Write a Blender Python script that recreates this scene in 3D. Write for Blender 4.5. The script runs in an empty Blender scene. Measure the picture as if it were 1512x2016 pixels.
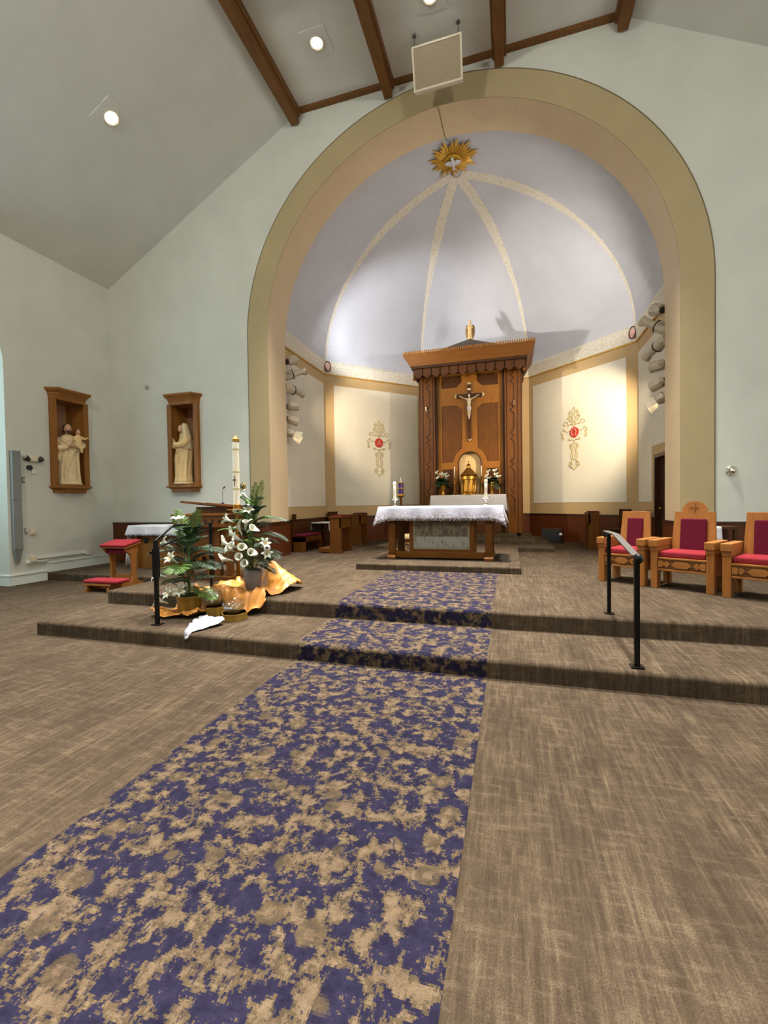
import bpy, bmesh, math, random
from mathutils import Vector, Matrix
from mathutils.geometry import tessellate_polygon
from mathutils import noise as mnoise
R = math.radians
PI = math.pi
sc = bpy.context.scene
COL = sc.collection

# ------------------------------------------------------------------ camera, exposure, world, big lights
def set_camera():
    yaw, pit, rol = R(16.405), R(-1.176), R(.821)
    cy, sy = math.cos(yaw), math.sin(yaw)
    F = Vector((-sy * math.cos(pit), cy * math.cos(pit), math.sin(pit)))
    rt = Vector((cy, sy, 0)); dn = F.cross(rt)
    c, s = math.cos(rol), math.sin(rol)
    x = c * rt + s * dn; d = -s * rt + c * dn
    cam = bpy.data.cameras.new('camera'); o = bpy.data.objects.new('camera', cam); COL.objects.link(o)
    m = Matrix((x, -d, -F)).transposed().to_4x4(); m.translation = (0, 0, 1.55)
    o.matrix_world = m
    cam.sensor_fit = 'HORIZONTAL'; cam.sensor_width = 36; cam.lens = 36 * 855.5 / 1512
    cam.clip_start = .05; cam.clip_end = 200
    sc.camera = o
set_camera()
sc.view_settings.view_transform = 'Standard'
sc.view_settings.look = 'None'
sc.view_settings.gamma = 1
sc.view_settings.use_curve_mapping = False
sc.view_settings.exposure = 0.0
w = bpy.data.worlds.new('world'); sc.world = w; w.use_nodes = True
w.node_tree.nodes['Background'].inputs[0].default_value = (.55, .68, .8, 1)
w.node_tree.nodes['Background'].inputs[1].default_value = .6
sc.cycles.max_bounces = 6; sc.cycles.diffuse_bounces = 3; sc.cycles.glossy_bounces = 2; sc.cycles.transmission_bounces = 4
sc.cycles.use_adaptive_sampling = True; sc.cycles.adaptive_threshold = .13
sc.cycles.sample_clamp_indirect = 6

def spot(name, loc, target, watt, size, blend=.5, color=(1, .9, .78), rad=.08, parent=None):
    l = bpy.data.lights.new(name, 'SPOT'); l.energy = watt; l.spot_size = R(size); l.spot_blend = blend
    l.color = color; l.shadow_soft_size = rad
    o = bpy.data.objects.new(name, l); COL.objects.link(o); o.location = loc
    o.rotation_euler = (Vector(target) - Vector(loc)).to_track_quat('-Z', 'Y').to_euler()
    if parent: o.parent = parent
    return o
def area(name, loc, target, watt, sx, sy, color):
    l = bpy.data.lights.new(name, 'AREA'); l.energy = watt; l.shape = 'RECTANGLE'; l.size = sx; l.size_y = sy; l.color = color
    o = bpy.data.objects.new(name, l); COL.objects.link(o); o.location = loc
    o.rotation_euler = (Vector(target) - Vector(loc)).to_track_quat('-Z', 'Z').to_euler()
    return o
K_DOWN = 1.0
# daylight through the left bay window; the unseen right one is added fill
DAY = (.74, .88, 1.0)
area('daylight_left_bay', (-10.62, 3.68, 3.4), (0, 3.68, 2.6), 70, 3.4, 4.2, (.55, .85, 1.0))
area('fill_right_bay', (8.25, 3.68, 3.4), (0, 3.68, 2.6), 130, 3.4, 4.2, (.95, .98, 1.0))

# ------------------------------------------------------------------ dimensions (metres)
CX = -1.19                 # axis of the sanctuary
XL, XR = -9.62, 7.24       # nave side walls
YW, YJ = 8.58, 9.35        # front / back face of the arch wall
YB0 = -11.0                # rear of the nave
ZC, ZS = 9.93, 6.97        # flat ceiling, top of side walls
FLX = 3.07                 # half width of the flat ceiling
RI, RO, ZSP = 3.97, 4.45, 5.28
Z1, Z2 = .165, .345
YS1, YS2, XSL = 3.88, 4.86, -5.6
DADO = 1.16
AP, YO = 4.2, 10.45        # apse octagon apothem, centre Y
HB = AP * math.tan(PI / 8) # 1.74
ZCO, ZDT = 5.80, 9.30      # spring and crown of the apse vault

# ------------------------------------------------------------------ materials
def S(r, g, b):
    f = lambda c: ((c / 255 + .055) / 1.055) ** 2.4 if c > 10.3 else c / 255 / 12.92
    return (f(r), f(g), f(b), 1)
class NT:
    def __init__(s, name):
        s.m = bpy.data.materials.new(name); s.m.use_nodes = True
        s.t = s.m.node_tree; s.b = s.t.nodes['Principled BSDF']
    def n(s, typ, **kw):
        o = s.t.nodes.new(typ)
        for k, v in kw.items():
            if k in o.inputs: o.inputs[k].default_value = v
            else: setattr(o, k, v)
        return o
    def l(s, a, b): s.t.links.new(a, b)
    def coord(s, scale=(1, 1, 1), kind='Object', rot=(0, 0, 0)):
        tc = s.n('ShaderNodeTexCoord'); mp = s.n('ShaderNodeMapping')
        mp.inputs['Scale'].default_value = scale; mp.inputs['Rotation'].default_value = rot
        s.l(tc.outputs[kind], mp.inputs[0]); return mp.outputs[0]
    def noise(s, vec, scale, detail=4, rough=.6, dist=0):
        n = s.n('ShaderNodeTexNoise'); n.inputs['Scale'].default_value = scale; n.inputs['Detail'].default_value = detail
        n.inputs['Roughness'].default_value = rough; n.inputs['Distortion'].default_value = dist
        s.l(vec, n.inputs['Vector']); return n.outputs[0]
    def ramp(s, fac, stops, interp='LINEAR'):
        r = s.n('ShaderNodeValToRGB'); r.color_ramp.interpolation = interp; e = r.color_ramp.elements
        while len(e) < len(stops): e.new(.5)
        for i, (p, c) in enumerate(stops): e[i].position = p; e[i].color = c
        s.l(fac, r.inputs[0]); return r.outputs[0]
    def mix(s, fac, a, b, mode='MIX'):
        m = s.n('ShaderNodeMix'); m.data_type = 'RGBA'; m.blend_type = mode
        for src, i in ((fac, 0), (a, 6), (b, 7)):
            if hasattr(src, 'links'): s.l(src, m.inputs[i])
            else: m.inputs[i].default_value = src
        return m.outputs[2]
    def bump(s, h, strength=.2, dist=.01):
        b = s.n('ShaderNodeBump'); b.inputs['Strength'].default_value = strength; b.inputs['Distance'].default_value = dist
        s.l(h, b.inputs['Height']); s.l(b.outputs[0], s.b.inputs['Normal'])
    def out(s, color=None, rough=.5, metal=0, spec=.5, **kw):
        if color is not None:
            if hasattr(color, 'links'): s.l(color, s.b.inputs['Base Color'])
            else: s.b.inputs['Base Color'].default_value = color
        s.b.inputs['Roughness'].default_value = rough; s.b.inputs['Metallic'].default_value = metal
        s.b.inputs['Specular IOR Level'].default_value = spec
        for k, v in kw.items(): s.b.inputs[k.replace('_', ' ')].default_value = v
        return s.m
BW = lambda v: (v, v, v, 1)
def paint(name, c, rough=.75, spec=.25, bump=.06, var=.04):
    t = NT(name); v = t.coord()
    n = t.noise(v, 1.3, 3)
    dk = tuple(x * (1 - var) for x in c[:3]) + (1,); lt = tuple(min(1, x * (1 + var)) for x in c[:3]) + (1,)
    t.bump(t.noise(v, 160, 2), bump, .004)
    return t.out(t.ramp(n, [(.3, dk), (.7, lt)]), rough, spec=spec)
def plain(name, c, rough=.5, metal=0, spec=.5, var=.06, scale=12, bump=0, bs=60, **kw):
    t = NT(name); v = t.coord(); n = t.noise(v, scale, 3)
    dk = tuple(x * (1 - var) for x in c[:3]) + (1,); lt = tuple(min(1, x * (1 + var)) for x in c[:3]) + (1,)
    if bump: t.bump(t.noise(v, bs, 3), bump, .01)
    return t.out(t.ramp(n, [(.3, dk), (.7, lt)]), rough, metal, spec, **kw)
def wood(name, c1, c2, axis='z', rough=.42, scale=1.0):
    t = NT(name)
    st = {'x': (1.2, 14, 14), 'y': (14, 1.2, 14), 'z': (14, 14, 1.2)}[axis]
    v = t.coord(tuple(a * scale for a in st))
    n = t.noise(v, 2.2, 6, .65, .6); n2 = t.noise(t.coord((1, 1, 1)), 1.1, 2)
    c = t.ramp(n, [(.28, c1), (.72, c2)])
    c = t.mix(.25, c, t.ramp(n2, [(.35, c1), (.65, c2)]))
    t.bump(n, .08, .004)
    return t.out(c, rough, spec=.25)
def carpet_mat():
    t = NT('brown_carpet'); v = t.coord()
    a = t.noise(t.coord((1, .07, .07)), 34, 5, .8)       # thin streaks along the nave
    b = t.noise(t.coord((.28, 1, 1)), 20, 4, .75)        # short cross blotches
    c = t.noise(t.coord((1, .55, .55)), 3.2, 5, .7)
    d = t.noise(v, 150, 2, .75)
    col = t.ramp(a, [(.32, S(61, 50, 38)), (.5, S(84, 70, 55)), (.62, S(101, 87, 68)), (.74, S(132, 116, 91))])
    col = t.mix(t.ramp(b, [(.5, BW(0)), (.68, BW(.45))]), col, S(126, 109, 87))
    col = t.mix(t.ramp(c, [(.36, BW(.55)), (.6, BW(0))]), col, S(57, 47, 36))
    col = t.mix(t.ramp(d, [(.34, BW(.55)), (.58, BW(0))]), col, S(44, 36, 27))
    t.bump(d, .7, .008)
    return t.out(col, .95, spec=.06)
def runner_mat():
    t = NT('blue_tan_runner')
    tc = t.n('ShaderNodeTexCoord'); sp = t.n('ShaderNodeSeparateXYZ'); t.l(tc.outputs['Object'], sp.inputs[0])
    yz = t.n('ShaderNodeMath', operation='ADD'); t.l(sp.outputs[1], yz.inputs[0]); t.l(sp.outputs[2], yz.inputs[1])
    cb = t.n('ShaderNodeCombineXYZ'); t.l(sp.outputs[0], cb.inputs[0]); t.l(yz.outputs[0], cb.inputs[1]); raw = cb.outputs[0]
    sn = t.n('ShaderNodeVectorMath', operation='SNAP'); sn.inputs[1].default_value = (.007, .01, 10); t.l(raw, sn.inputs[0])
    warp = t.n('ShaderNodeTexNoise'); warp.inputs['Scale'].default_value = 26; warp.inputs['Detail'].default_value = 3; t.l(raw, warp.inputs['Vector'])
    ad = t.n('ShaderNodeVectorMath', operation='MULTIPLY_ADD'); ad.inputs[1].default_value = (.03, .03, 0)
    t.l(warp.outputs['Color'], ad.inputs[0]); t.l(sn.outputs[0], ad.inputs[2]); p = ad.outputs[0]
    def vor(sc_, rnd_=1.0, src=p):
        v = t.n('ShaderNodeTexVoronoi'); v.inputs['Scale'].default_value = sc_; v.inputs['Randomness'].default_value = rnd_; t.l(src, v.inputs['Vector']); return v.outputs['Distance']
    def stretch(sx, sy):
        m = t.n('ShaderNodeMapping'); m.inputs['Scale'].default_value = (sx, sy, 1); t.l(p, m.inputs[0]); return m.outputs[0]
    big = t.noise(p, 8.5, 6, .72); mid = t.noise(p, 17, 4, .7); dash = t.noise(stretch(1, .3), 52, 2, .5); dash2 = t.noise(stretch(.3, 1), 46, 2, .5)
    fine = t.noise(raw, 210, 2, .7)
    navy = t.ramp(mid, [(.3, S(25, 22, 38)), (.5, S(37, 34, 55)), (.7, S(50, 46, 64))])
    tan = t.ramp(mid, [(.3, S(74, 60, 46)), (.5, S(98, 81, 63)), (.7, S(120, 102, 79))])
    olive = t.ramp(mid, [(.35, S(66, 56, 42)), (.65, S(96, 80, 58))])
    col = t.mix(t.ramp(big, [(.5, BW(0)), (.512, BW(1))]), navy, olive)
    col = t.mix(t.ramp(big, [(.548, BW(0)), (.56, BW(1))]), col, tan)
    col = t.mix(t.ramp(vor(5.2, .6), [(.25, BW(.9)), (.29, BW(0))]), col, olive)      # round medallions
    col = t.mix(t.ramp(vor(5.2, .6), [(.1, BW(.8)), (.13, BW(0))]), col, tan)
    col = t.mix(t.ramp(dash, [(.64, BW(0)), (.66, BW(.75))]), col, S(36, 32, 52))
    col = t.mix(t.ramp(dash2, [(.67, BW(0)), (.69, BW(.6))]), col, S(112, 93, 71))
    col = t.mix(t.ramp(fine, [(.35, BW(.35)), (.6, BW(0))]), col, S(30, 25, 26))
    t.bump(fine, .6, .006)
    return t.out(col, .95, spec=.08)
def ornate_mat():
    t = NT('cream_gold_ornament'); v = t.coord()
    vo = t.n('ShaderNodeTexVoronoi'); vo.feature = 'DISTANCE_TO_EDGE'; vo.inputs['Scale'].default_value = 15; t.l(v, vo.inputs['Vector'])
    c = t.ramp(vo.outputs['Distance'], [(.05, S(214, 202, 180)), (.22, S(230, 224, 212))])
    return t.out(t.mix(t.ramp(t.noise(v, 40, 3), [(.4, BW(.3)), (.6, BW(0))]), c, S(216, 204, 180)), .6, spec=.2)
def emis(name, c, st):
    t = NT(name); t.out((.8, .8, .8, 1), .5)
    t.b.inputs['Emission Color'].default_value = c; t.b.inputs['Emission Strength'].default_value = st
    return t.m
def glass(name, c=(1, 1, 1, 1), rough=.02, ior=1.45):
    t = NT(name); tr = t.n('ShaderNodeBsdfTransparent'); tr.inputs[0].default_value = c
    gl = t.n('ShaderNodeBsdfGlossy'); gl.inputs['Roughness'].default_value = rough
    mx = t.n('ShaderNodeMixShader'); mx.inputs[0].default_value = .14
    t.l(tr.outputs[0], mx.inputs[1]); t.l(gl.outputs[0], mx.inputs[2])
    t.l(mx.outputs[0], t.t.nodes['Material Output'].inputs[0]); return t.m
def lace_mat(name, base, lace, z0, z1):
    t = NT(name); v = t.coord()
    sx = t.n('ShaderNodeSeparateXYZ'); t.l(v, sx.inputs[0])
    mr = t.n('ShaderNodeMapRange'); mr.inputs[1].default_value = z0; mr.inputs[2].default_value = z1; mr.inputs[3].default_value = 1; mr.inputs[4].default_value = 0
    t.l(sx.outputs[2], mr.inputs[0])
    n = t.noise(v, 24, 4, .65)
    k = t.n('ShaderNodeMath', operation='MULTIPLY'); t.l(mr.outputs[0], k.inputs[0]); t.l(t.ramp(n, [(.42, BW(0)), (.52, BW(.95))]), k.inputs[1])
    t.bump(t.noise(v, 20, 2), .12, .01)
    return t.out(t.mix(k.outputs[0], base, lace), .85, spec=.15, Sheen_Weight=.2)
def picture_mat():
    # plain generic painted field: dark muted blotches above, a pale band below
    t = NT('muted_painted_panel'); v = t.coord()
    n = t.noise(v, 13, 4, .6, .8); m = t.noise(t.coord((3, 1, 1)), 7, 3)
    col = t.ramp(n, [(.3, S(52, 48, 38)), (.48, S(88, 80, 62)), (.6, S(118, 104, 84)), (.72, S(92, 62, 50)), (.85, S(140, 132, 116))], 'LINEAR')
    sx = t.n('ShaderNodeSeparateXYZ'); t.l(v, sx.inputs[0])
    mr = t.n('ShaderNodeMapRange'); mr.inputs[1].default_value = .64; mr.inputs[2].default_value = .98; t.l(sx.outputs[2], mr.inputs[0])
    band = t.ramp(mr.outputs[0], [(.1, BW(0)), (.16, BW(1)), (.72, BW(1)), (.8, BW(0))])
    return t.out(t.mix(t.mix(band, BW(0), t.ramp(m, [(.36, BW(.25)), (.5, BW(.95))])), col, S(146, 144, 136)), .5)

M = {}
M['wall'] = paint('pale_wall_paint', S(209, 208, 195))
M['ceil'] = paint('ceiling_paint', S(211, 210, 201))
M['tan'] = paint('tan_paint', S(192, 163, 118), .7)
M['archface'] = paint('arch_tan_shaded', S(176, 157, 118), .7)  # arch tan with the front's weaker light put into the colour
M['archin'] = paint('arch_tan_lit', S(216, 192, 154), .45, .35)  # same arch tan, painted paler for light bounced from the apse
M['edge'] = plain('olive_edge_paint', S(112, 98, 70), .7)
M['panelw'] = paint('cream_panel_paint', S(226, 218, 200), .7)
M['dome'] = paint('lavender_vault_paint', S(194, 193, 198), .7)
M['trimw'] = paint('white_trim_paint', S(222, 226, 216), .5)
M['carpet'] = carpet_mat(); M['runner'] = runner_mat(); M['orn'] = ornate_mat()
M['mat'] = plain('dark_mat_carpet', S(52, 45, 37), .95, spec=.1, scale=40, bump=.4, bs=200)
M['beam'] = wood('dark_beam_wood', S(88, 55, 24), S(132, 88, 44), 'y', .5)
M['oak'] = wood('honey_oak', S(132, 80, 34), S(172, 112, 54), 'z', .42)
M['oakx'] = wood('honey_oak_horizontal', S(136, 84, 36), S(178, 118, 58), 'x', .42)
M['oakd'] = wood('carved_oak_recess', S(84, 50, 22), S(108, 68, 32), 'x', .5)
M['cherry'] = wood('cherry_wood', S(82, 46, 9), S(114, 68, 17), 'z', .45)
M['cherryx'] = wood('cherry_wood_horizontal', S(88, 50, 10), S(122, 74, 20), 'x', .45)
M['cherryd'] = wood('dark_cherry_and_shade', S(58, 30, 6), S(84, 47, 10), 'z', .5)
M['dkwood'] = wood('dark_carved_groove', S(48, 26, 12), S(64, 36, 18), 'z', .5)
M['lite'] = wood('light_cherry_frame', S(126, 77, 20), S(154, 100, 32), 'z', .45)
M['dado'] = wood('wainscot_wood', S(72, 34, 14), S(98, 50, 22), 'z', .42)
M['dadocap'] = plain('dark_wainscot_cap', S(56, 34, 22), .45)
M['niche'] = wood('niche_oak', S(122, 76, 30), S(152, 100, 44), 'z', .45)
M['nicheback'] = plain('niche_back_paint', S(150, 108, 76), .7)
M['red'] = plain('red_upholstery', S(138, 44, 50), .95, spec=.08, scale=60, bump=.25, bs=300)
M['maroon'] = plain('maroon_and_shaded_red', S(92, 24, 40), .95, spec=.08, scale=60, bump=.25, bs=300)  # dark red cushions; on chair backs, seat red with shade put in
M['gold'] = plain('polished_gold', S(214, 164, 72), .28, 1.0, scale=20)
M['brass'] = plain('worn_brass', S(176, 130, 62), .42, 1.0, scale=20)
M['goldp'] = plain('gold_paint', S(196, 150, 48), .45, .35, scale=18, var=.2)
M['fili'] = plain('pale_gold_stencil', S(196, 176, 128), .6, scale=18, var=.12)
M['redp'] = plain('red_roundel_paint', S(190, 46, 28), .55)
M['pinkp'] = plain('pale_pink_paint', S(236, 178, 160), .6)
M['silver'] = plain('bright_silver', S(220, 212, 196), .22, 1.0)
M['white'] = plain('white_linen', S(202, 200, 204), .88, spec=.12, scale=30, bump=.15, bs=400)
M['towel'] = plain('white_towelling', S(168, 166, 174), .95, spec=.05, scale=40, bump=.4, bs=120)
M['greycloth'] = plain('shaded_white_linen', S(176, 174, 178), .9, spec=.1, scale=30, bump=.15, bs=400)  # high altar linen with its shade put into the grey
M['lacecl'] = lace_mat('lace_altar_linen', S(178, 178, 188), S(104, 86, 80), 1.2, 1.42)
M['wax'] = plain('cream_wax', S(238, 230, 208), .45, var=.02, Subsurface_Weight=.2)
M['plaster'] = plain('cream_painted_plaster', S(220, 196, 150), .6, var=.1, scale=9, bump=.15, bs=30)
M['plaster2'] = plain('warm_plaster_robe', S(226, 192, 134), .6, var=.1, scale=9, bump=.15, bs=30)
M['wingp'] = plain('dark_plaster_wing', S(150, 116, 66), .6)  # darker plaster tone than the robe
M['skin'] = plain('painted_flesh', S(206, 158, 122), .55)
M['hair'] = plain('painted_brown_hair', S(74, 50, 34), .6)
M['ivory'] = plain('ivory_figure', S(212, 196, 164), .5, var=.1)
M['black'] = plain('black_metal', S(22, 20, 20), .38, .6)
M['blackp'] = plain('black_plastic', S(20, 19, 20), .5)
M['steel'] = plain('worn_rail_steel', S(120, 116, 112), .4, .8)
M['taupe'] = plain('taupe_fixture_enamel', S(186, 172, 148), .4)
M['dark'] = plain('dark_fixture_inside', S(52, 44, 36), .6)
M['lens'] = emis('lit_lens', S(255, 236, 196), 14)
M['lanternglass'] = emis('lit_lantern_glass', S(255, 240, 210), 3)
M['lamp'] = emis('lit_downlight', S(255, 246, 250), 18)
M['grille'] = plain('speaker_grille_cloth', S(158, 142, 114), .8, scale=150, var=.15)
M['offw'] = plain('off_white_enamel', S(222, 208, 180), .5)
M['grey'] = plain('grey_raceway', S(128, 130, 126), .5)
M['greyp'] = plain('grey_plate', S(176, 174, 166), .5)
M['vase'] = plain('grey_ceramic', S(128, 122, 120), .4, var=.1)
M['orange'] = plain('golden_orange_satin', S(200, 134, 58), .45, spec=.5, var=.14, scale=7)
M['leaf'] = plain('dark_palm_leaf', S(30, 54, 26), .5, var=.4, scale=8)
M['leaf2'] = plain('bright_palm_leaf', S(80, 114, 38), .5, var=.3, scale=8)
M['leaf3'] = plain('grey_green_leaf', S(62, 84, 62), .5, var=.3, scale=8)
M['petal'] = plain('white_petal', S(212, 214, 196), .6, var=.05)
M['stamen'] = plain('yellow_stamen', S(204, 170, 70), .6)
M['stem'] = plain('green_stem', S(86, 112, 58), .55)
M['glass'] = glass('clear_bowl_glass', (.96, .97, .95, 1)); M['water'] = glass('bowl_water', (.93, .95, .9, 1), .02, 1.33)
M['violet'] = NT('violet_candle_glass').out(S(46, 22, 110), .15, spec=.6)
M['goldbox'] = plain('gold_paper_box', S(150, 116, 42), .45, .25, scale=16)
M['slate'] = plain('dark_slate_roof', S(92, 84, 74), .6)
M['pic'] = picture_mat()
M['door'] = wood('dark_door_wood', S(48, 28, 16), S(70, 42, 24), 'z', .45)
M['winglass'] = emis('daylit_blue_glass', S(150, 214, 240), 1.6)
M['fillglass'] = emis('added_fill_glass', S(200, 224, 240), 1.6)

# ------------------------------------------------------------------ mesh helpers
class MB:
    def __init__(s): s.v = []; s.f = []
    def add(s, vs, fs, mat=None):
        k = len(s.v)
        s.v += [tuple(mat @ Vector(p)) if mat else tuple(p) for p in vs]
        s.f += [tuple(i + k for i in f) for f in fs]; return s
    def box(s, x0, x1, y0, y1, z0, z1, mat=None):
        v = [(x, y, z) for z in (z0, z1) for y in (y0, y1) for x in (x0, x1)]
        return s.add(v, [(0, 2, 3, 1), (4, 5, 7, 6), (0, 1, 5, 4), (1, 3, 7, 5), (3, 2, 6, 7), (2, 0, 4, 6)], mat)
    def cbox(s, c, d, mat=None):
        return s.box(c[0] - d[0] / 2, c[0] + d[0] / 2, c[1] - d[1] / 2, c[1] + d[1] / 2, c[2] - d[2] / 2, c[2] + d[2] / 2, mat)
    def prism(s, poly, h0, h1, axes='xyz', mat=None, holes=()):
        """poly in 2D (a,b), extruded along c; axes tells which world axis each of a,b,c is"""
        loops = [list(poly)] + [list(h) for h in holes]
        flat = [p for l in loops for p in l]
        tris = tessellate_polygon([[Vector((p[0], p[1], 0)) for p in l] for l in loops]) if (holes or len(poly) > 4) else ([(0, 1, 2), (0, 2, 3)] if len(poly) == 4 else [(0, 1, 2)])
        n = len(flat); ix = {'x': 0, 'y': 1, 'z': 2}
        def P(a, b, c):
            q = [0, 0, 0]; q[ix[axes[0]]] = a; q[ix[axes[1]]] = b; q[ix[axes[2]]] = c; return tuple(q)
        vs = [P(p[0], p[1], h0) for p in flat] + [P(p[0], p[1], h1) for p in flat]
        fs = [t for t in tris] + [tuple(i + n for i in reversed(t)) for t in tris]
        k = 0
        for l in loops:
            m = len(l)
            for i in range(m): j = (i + 1) % m; fs.append((k + i, k + j, k + j + n, k + i + n))
            k += m
        return s.add(vs, fs, mat)
    def lathe(s, prof, seg=20, c=(0, 0, 0), mat=None, sx=1, sy=1):
        vs = []; fs = []
        for r, z in prof:
            for i in range(seg):
                a = 2 * PI * i / seg; vs.append((c[0] + r * math.cos(a) * sx, c[1] + r * math.sin(a) * sy, c[2] + z))
        for k in range(len(prof) - 1):
            for i in range(seg):
                j = (i + 1) % seg; fs.append((k * seg + i, k * seg + j, (k + 1) * seg + j, (k + 1) * seg + i))
        if prof[0][0] > 1e-6: fs.append(tuple(reversed(range(seg))))
        if prof[-1][0] > 1e-6: fs.append(tuple(range((len(prof) - 1) * seg, len(prof) * seg)))
        return s.add(vs, fs, mat)
    def tube(s, pts, r, seg=8, mat=None, closed=False):
        pts = [Vector(p) for p in pts]; n = len(pts); rr = r if isinstance(r, (list, tuple)) else [r] * n
        vs = []; fs = []; prev = None
        for i, p in enumerate(pts):
            d = (pts[min(i + 1, n - 1)] - pts[max(i - 1, 0)]).normalized()
            if prev is None:
                up = Vector((0, 0, 1)) if abs(d.z) < .9 else Vector((1, 0, 0)); u = d.cross(up).normalized()
            else: u = (prev - d * prev.dot(d)).normalized()
            prev = u; v = d.cross(u)
            for k in range(seg):
                a = 2 * PI * k / seg; vs.append(tuple(p + (u * math.cos(a) + v * math.sin(a)) * rr[i]))
        for i in range(n - 1):
            for k in range(seg):
                j = (k + 1) % seg; fs.append((i * seg + k, i * seg + j, (i + 1) * seg + j, (i + 1) * seg + k))
        fs.append(tuple(reversed(range(seg)))); fs.append(tuple(range((n - 1) * seg, n * seg)))
        return s.add(vs, fs, mat)
    def ball(s, c, r, seg=12, ring=8, mat=None):
        rx, ry, rz = r if isinstance(r, (list, tuple)) else (r, r, r)
        vs = [(c[0], c[1], c[2] - rz)]; fs = []
        for k in range(1, ring):
            t = -PI / 2 + PI * k / ring
            for i in range(seg):
                a = 2 * PI * i / seg; vs.append((c[0] + rx * math.cos(t) * math.cos(a), c[1] + ry * math.cos(t) * math.sin(a), c[2] + rz * math.sin(t)))
        vs.append((c[0], c[1], c[2] + rz)); top = len(vs) - 1
        for i in range(seg):
            j = (i + 1) % seg; fs.append((0, 1 + j, 1 + i)); fs.append((top, 1 + (ring - 2) * seg + i, 1 + (ring - 2) * seg + j))
            for k in range(ring - 2): fs.append((1 + k * seg + i, 1 + k * seg + j, 1 + (k + 1) * seg + j, 1 + (k + 1) * seg + i))
        return s.add(vs, fs, mat)
    def rings(s, rings, mat=None):
        n = len(rings[0]); vs = [p for r in rings for p in r]; fs = []
        for k in range(len(rings) - 1):
            for i in range(n): j = (i + 1) % n; fs.append((k * n + i, k * n + j, (k + 1) * n + j, (k + 1) * n + i))
        fs.append(tuple(reversed(range(n)))); fs.append(tuple(range((len(rings) - 1) * n, len(rings) * n)))
        return s.add(vs, fs, mat)
    def grid(s, fn, nu, nv, mat=None):
        vs = [fn(i / nu, j / nv) for j in range(nv + 1) for i in range(nu + 1)]
        fs = [(j * (nu + 1) + i, j * (nu + 1) + i + 1, (j + 1) * (nu + 1) + i + 1, (j + 1) * (nu + 1) + i) for j in range(nv) for i in range(nu)]
        return s.add(vs, fs, mat)
def obj(name, mb, mat, parent=None, loc=None, rot=None, smooth=False, bevel=0, fix=True, solid=0, remesh=0, seg=2, kind=None, label=None):
    me = bpy.data.meshes.new(name); me.from_pydata(mb.v, [], mb.f)
    if fix:
        bm = bmesh.new(); bm.from_mesh(me); bmesh.ops.recalc_face_normals(bm, faces=bm.faces); bm.to_mesh(me); bm.free()
    if smooth: me.polygons.foreach_set('use_smooth', [True] * len(me.polygons))
    me.materials.append(M[mat] if isinstance(mat, str) else mat)
    o = bpy.data.objects.new(name, me); COL.objects.link(o)
    if parent: o.parent = parent
    if loc: o.location = loc
    if rot is not None: o.rotation_euler = rot if isinstance(rot, (tuple, list)) else (0, 0, rot)
    if remesh:
        d = o.modifiers.new('remesh', 'REMESH'); d.mode = 'VOXEL'; d.voxel_size = remesh; d.use_smooth_shade = True
        d2 = o.modifiers.new('smooth', 'SMOOTH'); d2.factor = .5; d2.iterations = 3
    if solid: d = o.modifiers.new('solid', 'SOLIDIFY'); d.thickness = solid; d.offset = 0
    if bevel: d = o.modifiers.new('bevel', 'BEVEL'); d.width = bevel; d.segments = seg; d.limit_method = 'ANGLE'; d.angle_limit = R(40)
    if kind: o['kind'] = kind
    if label: o['label'] = label
    return o
def tag(o, label, cat, group=None):
    o['label'] = label; o['category'] = cat
    if group: o['group'] = group
    return o
def thing(name, label, cat, loc=(0, 0, 0), rotz=0, group=None):
    o = bpy.data.objects.new(name, None); COL.objects.link(o); o.empty_display_size = .1
    o.location = loc; o.rotation_euler = (0, 0, rotz); return tag(o, label, cat, group)
def struct(name, mb, mat, **kw): return obj(name, mb, mat, kind='structure', **kw)
def copy_tree(o, parent=None):
    c = o.copy(); COL.objects.link(c)
    if parent: c.parent = parent
    for ch in list(o.children): copy_tree(ch, c)
    return c
def box(*a): return MB().box(*a)
def arc(cx, cz, r, a0, a1, n): return [(cx + r * math.cos(R(a0 + (a1 - a0) * i / n)), cz + r * math.sin(R(a0 + (a1 - a0) * i / n))) for i in range(n + 1)]
rnd = random.Random(7)

# ------------------------------------------------------------------ floor and steps
struct('floor', MB().box(XL - .6, XR + .6, YB0, YJ + .4, -.3, 0), 'carpet')
def nose(y, z, r=.035, n=5): return [(y + r - r * math.cos(R(90 * i / n)), z - r + r * math.sin(R(90 * i / n))) for i in range(n + 1)]
struct('floor_step', MB().prism([(YW, 0), (YS1, 0)] + nose(YS1, Z1) + [(YW, Z1)], XSL, XR, 'yzx'), 'carpet')
struct('floor_platform', MB().prism([(YW, .1), (YS2, .1)] + nose(YS2, Z2) + [(YW, Z2)], XSL, XR, 'yzx'), 'carpet')
struct('floor_dais', MB().prism([(YW, 0), (6.89, 0)] + nose(6.89, Z1) + [(YW, Z1)], XL, XSL, 'yzx'), 'carpet')
def octpts(ap, y0): # apse outline from left front to right front
    hb = ap * math.tan(PI / 8)
    return [(CX - ap, y0), (CX - ap, YO + hb), (CX - hb, YO + ap), (CX + hb, YO + ap), (CX + ap, YO + hb), (CX + ap, y0)]
struct('floor_apse', MB().prism([(CX - RI, YW - .01), (CX - RI, YJ)] + octpts(AP, YJ) + [(CX + RI, YJ), (CX + RI, YW - .01)], .05, Z2), 'carpet')
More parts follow.
